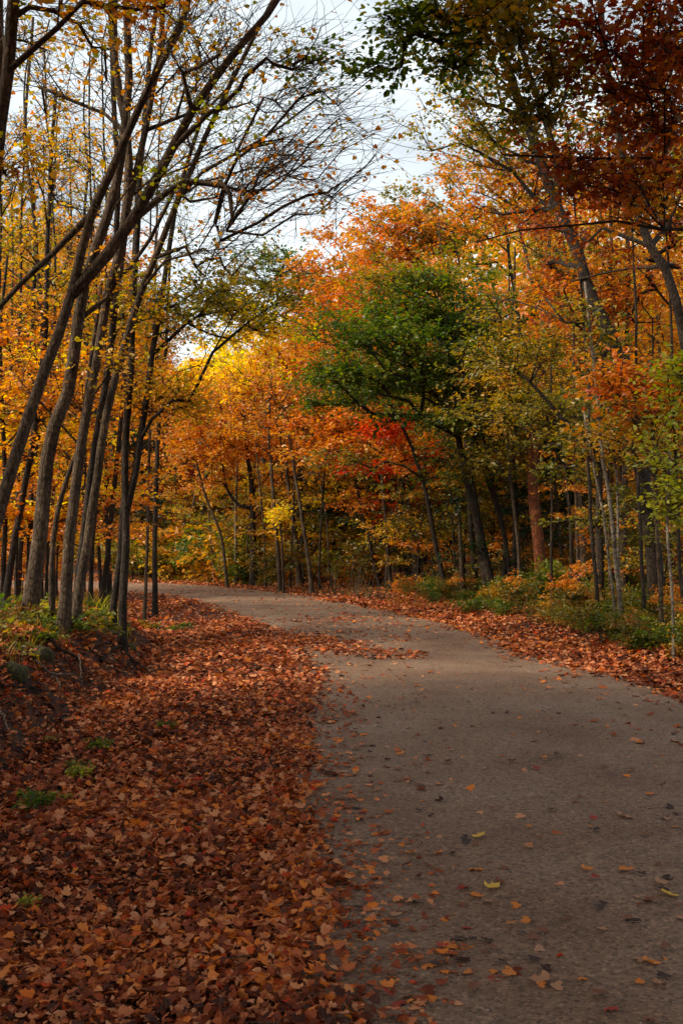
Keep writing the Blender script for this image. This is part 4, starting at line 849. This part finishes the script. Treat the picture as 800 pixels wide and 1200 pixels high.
stick([(60, 800, .02), (66, 803, .05), (71, 812, .02), (72, 820, 0)], .01, 'pale', 'pale curved root hanging down the bank face')
stick([(-4, 838, .05), (3, 848, .05), (8, 858, .02), (12, 870, 0)], .012, 'pale', 'pale bent twig at the left edge in the ditch')
stick([(64, 764, .04), (75, 772, .06), (92, 780, .05), (102, 792, .02)], .02, 'dark', 'dark bent root crossing the bank face')
stick([(84, 760, .03), (100, 762, .06), (124, 768, .04), (140, 776, .02)], .014, 'dark', 'thin dark root under the lip of the bank')
stick([(2, 812, .03), (30, 808, .07), (60, 815, .03)], .018, 'dark', 'dark branch lying low in the ditch')
stick([(92, 782, .12), (95, 792, .06), (96, 802, 0)], .008, 'pale', 'short pale rootlet dangling from the bank')
stick([(48, 752, .02), (60, 757, .05), (66, 768, .02)], .04, 'dark', 'thick black root stub on the lip of the bank')
# stones and clods that make the dark eroded bank face
def moss_mat():
    m, nt = newmat('moss'); L = nt.links.new; n = nd(nt, 'ShaderNodeTexNoise', Scale=30.0, Detail=5.0)
    tc = nd(nt, 'ShaderNodeTexCoord'); L(tc.outputs['Object'], n.inputs[0]); r = ramp(nt, [(.012, .01, .006), (.035, .03, .008), (.09, .10, .015)], pos=[.35, .5, .7]); L(n.outputs[0], r.inputs[0])
    b = nd(nt, 'ShaderNodeBsdfPrincipled', Roughness=1); L(r.outputs[0], b.inputs['Base Color']); bu = nd(nt, 'ShaderNodeBump', Strength=1, Distance=.02); L(n.outputs[0], bu.inputs['Height']); L(bu.outputs[0], b.inputs['Normal'])
    o = nd(nt, 'ShaderNodeOutputMaterial'); L(b.outputs[0], o.inputs[0]); return m
MM = moss_mat()
for x, y, r, lab in [(14, 792, .17, 'mossy rock bulging from the left bank at the picture edge'), (48, 785, .14, 'dark mossy clod right of the mossy rock'), (150, 760, .12, 'dark clod at the right end of the bank')]:
    g = gpt(x, y); n1, n2 = 16, 10; u = np.linspace(0, 2*math.pi, n1, endpoint=False); w_ = np.linspace(-1.5, 1.5, n2)
    U, W = np.meshgrid(u, w_); V = np.stack([np.cos(U)*np.cos(W), np.sin(U)*np.cos(W), np.sin(W)*.7], -1).reshape(-1, 3)
    rr = 1+.35*(vnoise(V[:, 0]+x, V[:, 1]+V[:, 2]*1.7, .5, 5)-.5)+.2*(vnoise(V[:, 0], V[:, 2]-V[:, 1], .2, 6)-.5)
    V = V*rr[:, None]*r; i = (np.arange(n2-1)*n1)[:, None]; j = np.arange(n1)[None]; k = (j+1) % n1
    mb = MB(); mb.add(V+g+np.array([0, 0, .0]), [np.stack([i+j, i+k, i+n1+k, i+n1+j], -1).reshape(-1, 4), np.array([np.arange(n1)[::-1]]), np.array([np.arange(n1)+(n2-1)*n1])])
    tag(mb.build('mossy_rock', MM, base=tuple(g), smooth=True), lab, 'rock')
# grass: arching blades at the foot of the split trunk and a strip beyond the far road edge
def blades(x, y, h, n_):
    mb = MB()
    n = len(x); z = height(x, y); a = rng.uniform(0, 6.28, n); ln = h*rng.uniform(.5, 1.2, n); w = .005+.004*rng.random(n)
    dx, dy = np.cos(a), np.sin(a); V = np.zeros((n, 7, 3))
    for q, t in enumerate((0, .4, .75)):
        c = np.stack([x+dx*ln*.6*t*t, y+dy*ln*.6*t*t, z+ln*(t-.25*t*t)], -1); ww = (w*(1-t*.6))[:, None]*np.stack([-dy, dx, 0*dx], -1)
        V[:, 2*q] = c-ww; V[:, 2*q+1] = c+ww
    V[:, 6] = np.stack([x+dx*ln*.6, y+dy*ln*.6, z+ln*.75], -1)
    off = (np.arange(n)*7)[:, None]
    mb.add(V.reshape(-1, 3), [np.vstack([off+np.array([[0, 1, 3, 2]]), off+np.array([[2, 3, 5, 4]])]), off+np.array([[4, 5, 6]])], [np.tile(rng.random(n), 2), rng.random(n)])
    return mb
g = gpt(130, 733); gp = rng.normal(0, .12, (2, 160))
tag(blades(g[0]+gp[0], g[1]+gp[1], .5, 0).build('grass_tuft', LM['lime']), 'arching green grass tuft at the foot of the split dark trunk', 'grass tuft')
x, y = scatter(26000, -20, 3, 24, 54); d, l = road_sd(x, y); kk = (d > .9) & (d < 2.6) & (~l) & (rng.random(len(x)) < .7); X1, Y1 = x[kk], y[kk]
x, y = scatter(5000, -5, -2.6, 9, 20); d, l = road_sd(x, y); kk = (d > 2.9) & (d < 4) & l & (vnoise(x, y, .5, 61) > .62); X1 = np.r_[X1, x[kk]]; Y1 = np.r_[Y1, y[kk]]
x, y = scatter(9000, 1, 7, 12, 26); d, l = road_sd(x, y); kk = (d > 1.6) & (d < 2.8) & (vnoise(x, y, .5, 62) > .55); X1 = np.r_[X1, x[kk]]; Y1 = np.r_[Y1, y[kk]]
tag(blades(X1, Y1, .22, 0).build('grass', LM['olive']), 'thin yellow green grass along the edge of the woods', 'grass', kind='stuff')
# the pale papery thing hanging in the beech
c = pt(458, 395, 25.2); V = IV.copy()
mb = MB(); n1, n2 = 14, 9; u = np.linspace(0, 2*math.pi, n1, endpoint=False); w_ = np.linspace(-1.45, 1.45, n2); U, W = np.meshgrid(u, w_)
V = np.stack([np.cos(U)*np.cos(W)*1.25, np.sin(U)*np.cos(W), np.sin(W)*(.8+.25*np.cos(U))], -1).reshape(-1, 3)*.13; V *= (1+.25*(vnoise(V[:, 0]*9, V[:, 2]*9+V[:, 1]*5, .5, 8)-.5))[:, None]
i = (np.arange(n2-1)*n1)[:, None]; j = np.arange(n1)[None]; k = (j+1) % n1
mb.add(V+c, [np.stack([i+j, i+k, i+n1+k, i+n1+j], -1).reshape(-1, 4), np.array([np.arange(n1)[::-1]]), np.array([np.arange(n1)+(n2-1)*n1])]); 
tag(mb.build('paper_nest', BK['birch'], base=tuple(c), smooth=True), 'pale grey papery nest among the leaves of the green beech', 'nest')
# dry brush right of the bend
for i, (x, y) in enumerate([(392, 700), (405, 702), (420, 704), (436, 706), (380, 699), (430, 703), (414, 700), (448, 708)]):
    g = gpt(x, y); g[1] += 1.5; mb = MB(); rg = np.random.default_rng(300+i)
    for q in range(5):
        a = rg.uniform(0, 6.28); l_ = rg.uniform(.6, 1.7); e = g+np.array([math.cos(a)*l_*.45, math.sin(a)*l_*.4, l_]); m_ = (g+e)/2+rg.normal(0, .1, 3)
        tube(mb, catmull([g-[0, 0, .05], m_, e], 4), np.linspace(.011, .003, 9), 4)
    tag(mb.build('bare_bush', BK['grey'], base=tuple(g)), 'leafless pale brush thicket right of the bend', 'bush', 'leafless pale bushes right of the bend')
# ------------------------------------------------------------------ far woods closing the view
fm = MB(); rg = np.random.default_rng(77)
n = 140000; az = rg.uniform(-.75, .62, n); rr = rg.uniform(62, 100, n); X = np.sin(az)*rr; Yq = np.cos(az)*rr
xp = 400+F*X/Yq; top = np.interp(xp, [a for a, b in SKY], [b for a, b in SKY]); Hm = 1.6+(HOR-top)*Yq/F*(.78+.2*vnoise(X, Yq, 6, 4))
z = Hm*rg.random(n)**1.05; Pn = np.c_[X, Yq, z]; v = np.clip(vnoise(X, Yq+z*2, 5, 12)*.7+rg.random(n)*.3, 0, 1)
for p, lo, hi in (('orange', 0, .4), ('amber', .4, .62), ('olive', .62, .8), ('pine', .8, 1.01)):
    sel = vnoise(X, Yq, 7, 19)*.8+rg.random(n)*.2; m = (sel >= lo) & (sel < hi); fm = MB()
    leaves(fm, Pn[m], rg.normal(0, 1, (m.sum(), 3)), rg.normal(0, 1, (m.sum(), 3)), rg.uniform(.35, .7, m.sum()), v[m], HEX)
    fm.build('far_woods', LM[p]) 
fw = [o for o in C.objects if o.name.startswith('far_woods')]
root = fw[0]
bpy.context.view_layer.update()
me = root.data
tag(root, 'distant mass of autumn woods beyond the bend', 'woods', kind='stuff')
for o in fw[1:]: o.parent = root; o.name = 'foliage'

# ------------------------------------------------------------------ camera, sky, sun
cam = bpy.data.cameras.new('camera'); co = bpy.data.objects.new('camera', cam); C.objects.link(co); bpy.context.scene.camera = co
co.location = (0, 0, CAM); co.rotation_euler = (math.radians(90), 0, 0)
cam.sensor_fit = 'VERTICAL'; cam.sensor_height = 36; cam.sensor_width = 24; cam.lens = 35; cam.shift_y = 40/1200; cam.clip_end = 1500; cam.clip_start = .05
SUN_EL, SUN_AZ = 36, -108      # azimuth from the view direction, negative = to the left
w = bpy.data.worlds.new('World'); bpy.context.scene.world = w; w.use_nodes = True; nt = w.node_tree; nt.nodes.clear(); L = nt.links.new
sky = nd(nt, 'ShaderNodeTexSky', sky_type='NISHITA'); sky.sun_disc = False; sky.sun_elevation = math.radians(SUN_EL); sky.sun_rotation = math.radians(SUN_AZ)
sky.dust_density = 3.0; sky.ozone_density = 1.0; sky.air_density = 1.0
hs = nd(nt, 'ShaderNodeHueSaturation', Saturation=.4, Value=1.0); L(sky.outputs[0], hs.inputs['Color'])
tc = nd(nt, 'ShaderNodeTexCoord'); mp = nd(nt, 'ShaderNodeMapping'); mp.inputs['Scale'].default_value = (1, 1, 3); L(tc.outputs['Generated'], mp.inputs[0])
cn = nd(nt, 'ShaderNodeTexNoise', Scale=2.2, Detail=5.0); L(mp.outputs[0], cn.inputs[0]); cr = ramp(nt, [(0, 0, 0), (1, 1, 1)], pos=[.35, .7]); L(cn.outputs[0], cr.inputs[0])
mx = nd(nt, 'ShaderNodeMix', data_type='RGBA'); L(cr.outputs[0], mx.inputs[0]); L(hs.outputs[0], mx.inputs[6]); mx.inputs[7].default_value = (7.3, 8.1, 8.3, 1)
bg = nd(nt, 'ShaderNodeBackground'); bg.inputs[1].default_value = .125; L(mx.outputs[2], bg.inputs[0])
ow = nd(nt, 'ShaderNodeOutputWorld'); L(bg.outputs[0], ow.inputs[0])
sl = bpy.data.lights.new('sun', 'SUN'); so = bpy.data.objects.new('sun', sl); C.objects.link(so)
sl.energy = 3.8; sl.angle = math.radians(11); sl.color = (1, .83, .62)
e, a = math.radians(SUN_EL), math.radians(SUN_AZ)
dv = Vector((math.sin(a)*math.cos(e), math.cos(a)*math.cos(e), math.sin(e))); so.rotation_euler = dv.to_track_quat('Z', 'Y').to_euler(); so.location = dv*60
sc = bpy.context.scene
sc.view_settings.view_transform = 'Standard'; sc.view_settings.look = 'None'; sc.view_settings.gamma = 1; sc.view_settings.exposure = .66
sc.cycles.max_bounces = 6; sc.cycles.diffuse_bounces = 3; sc.cycles.glossy_bounces = 2; sc.cycles.transmission_bounces = 3; sc.cycles.use_denoising = True
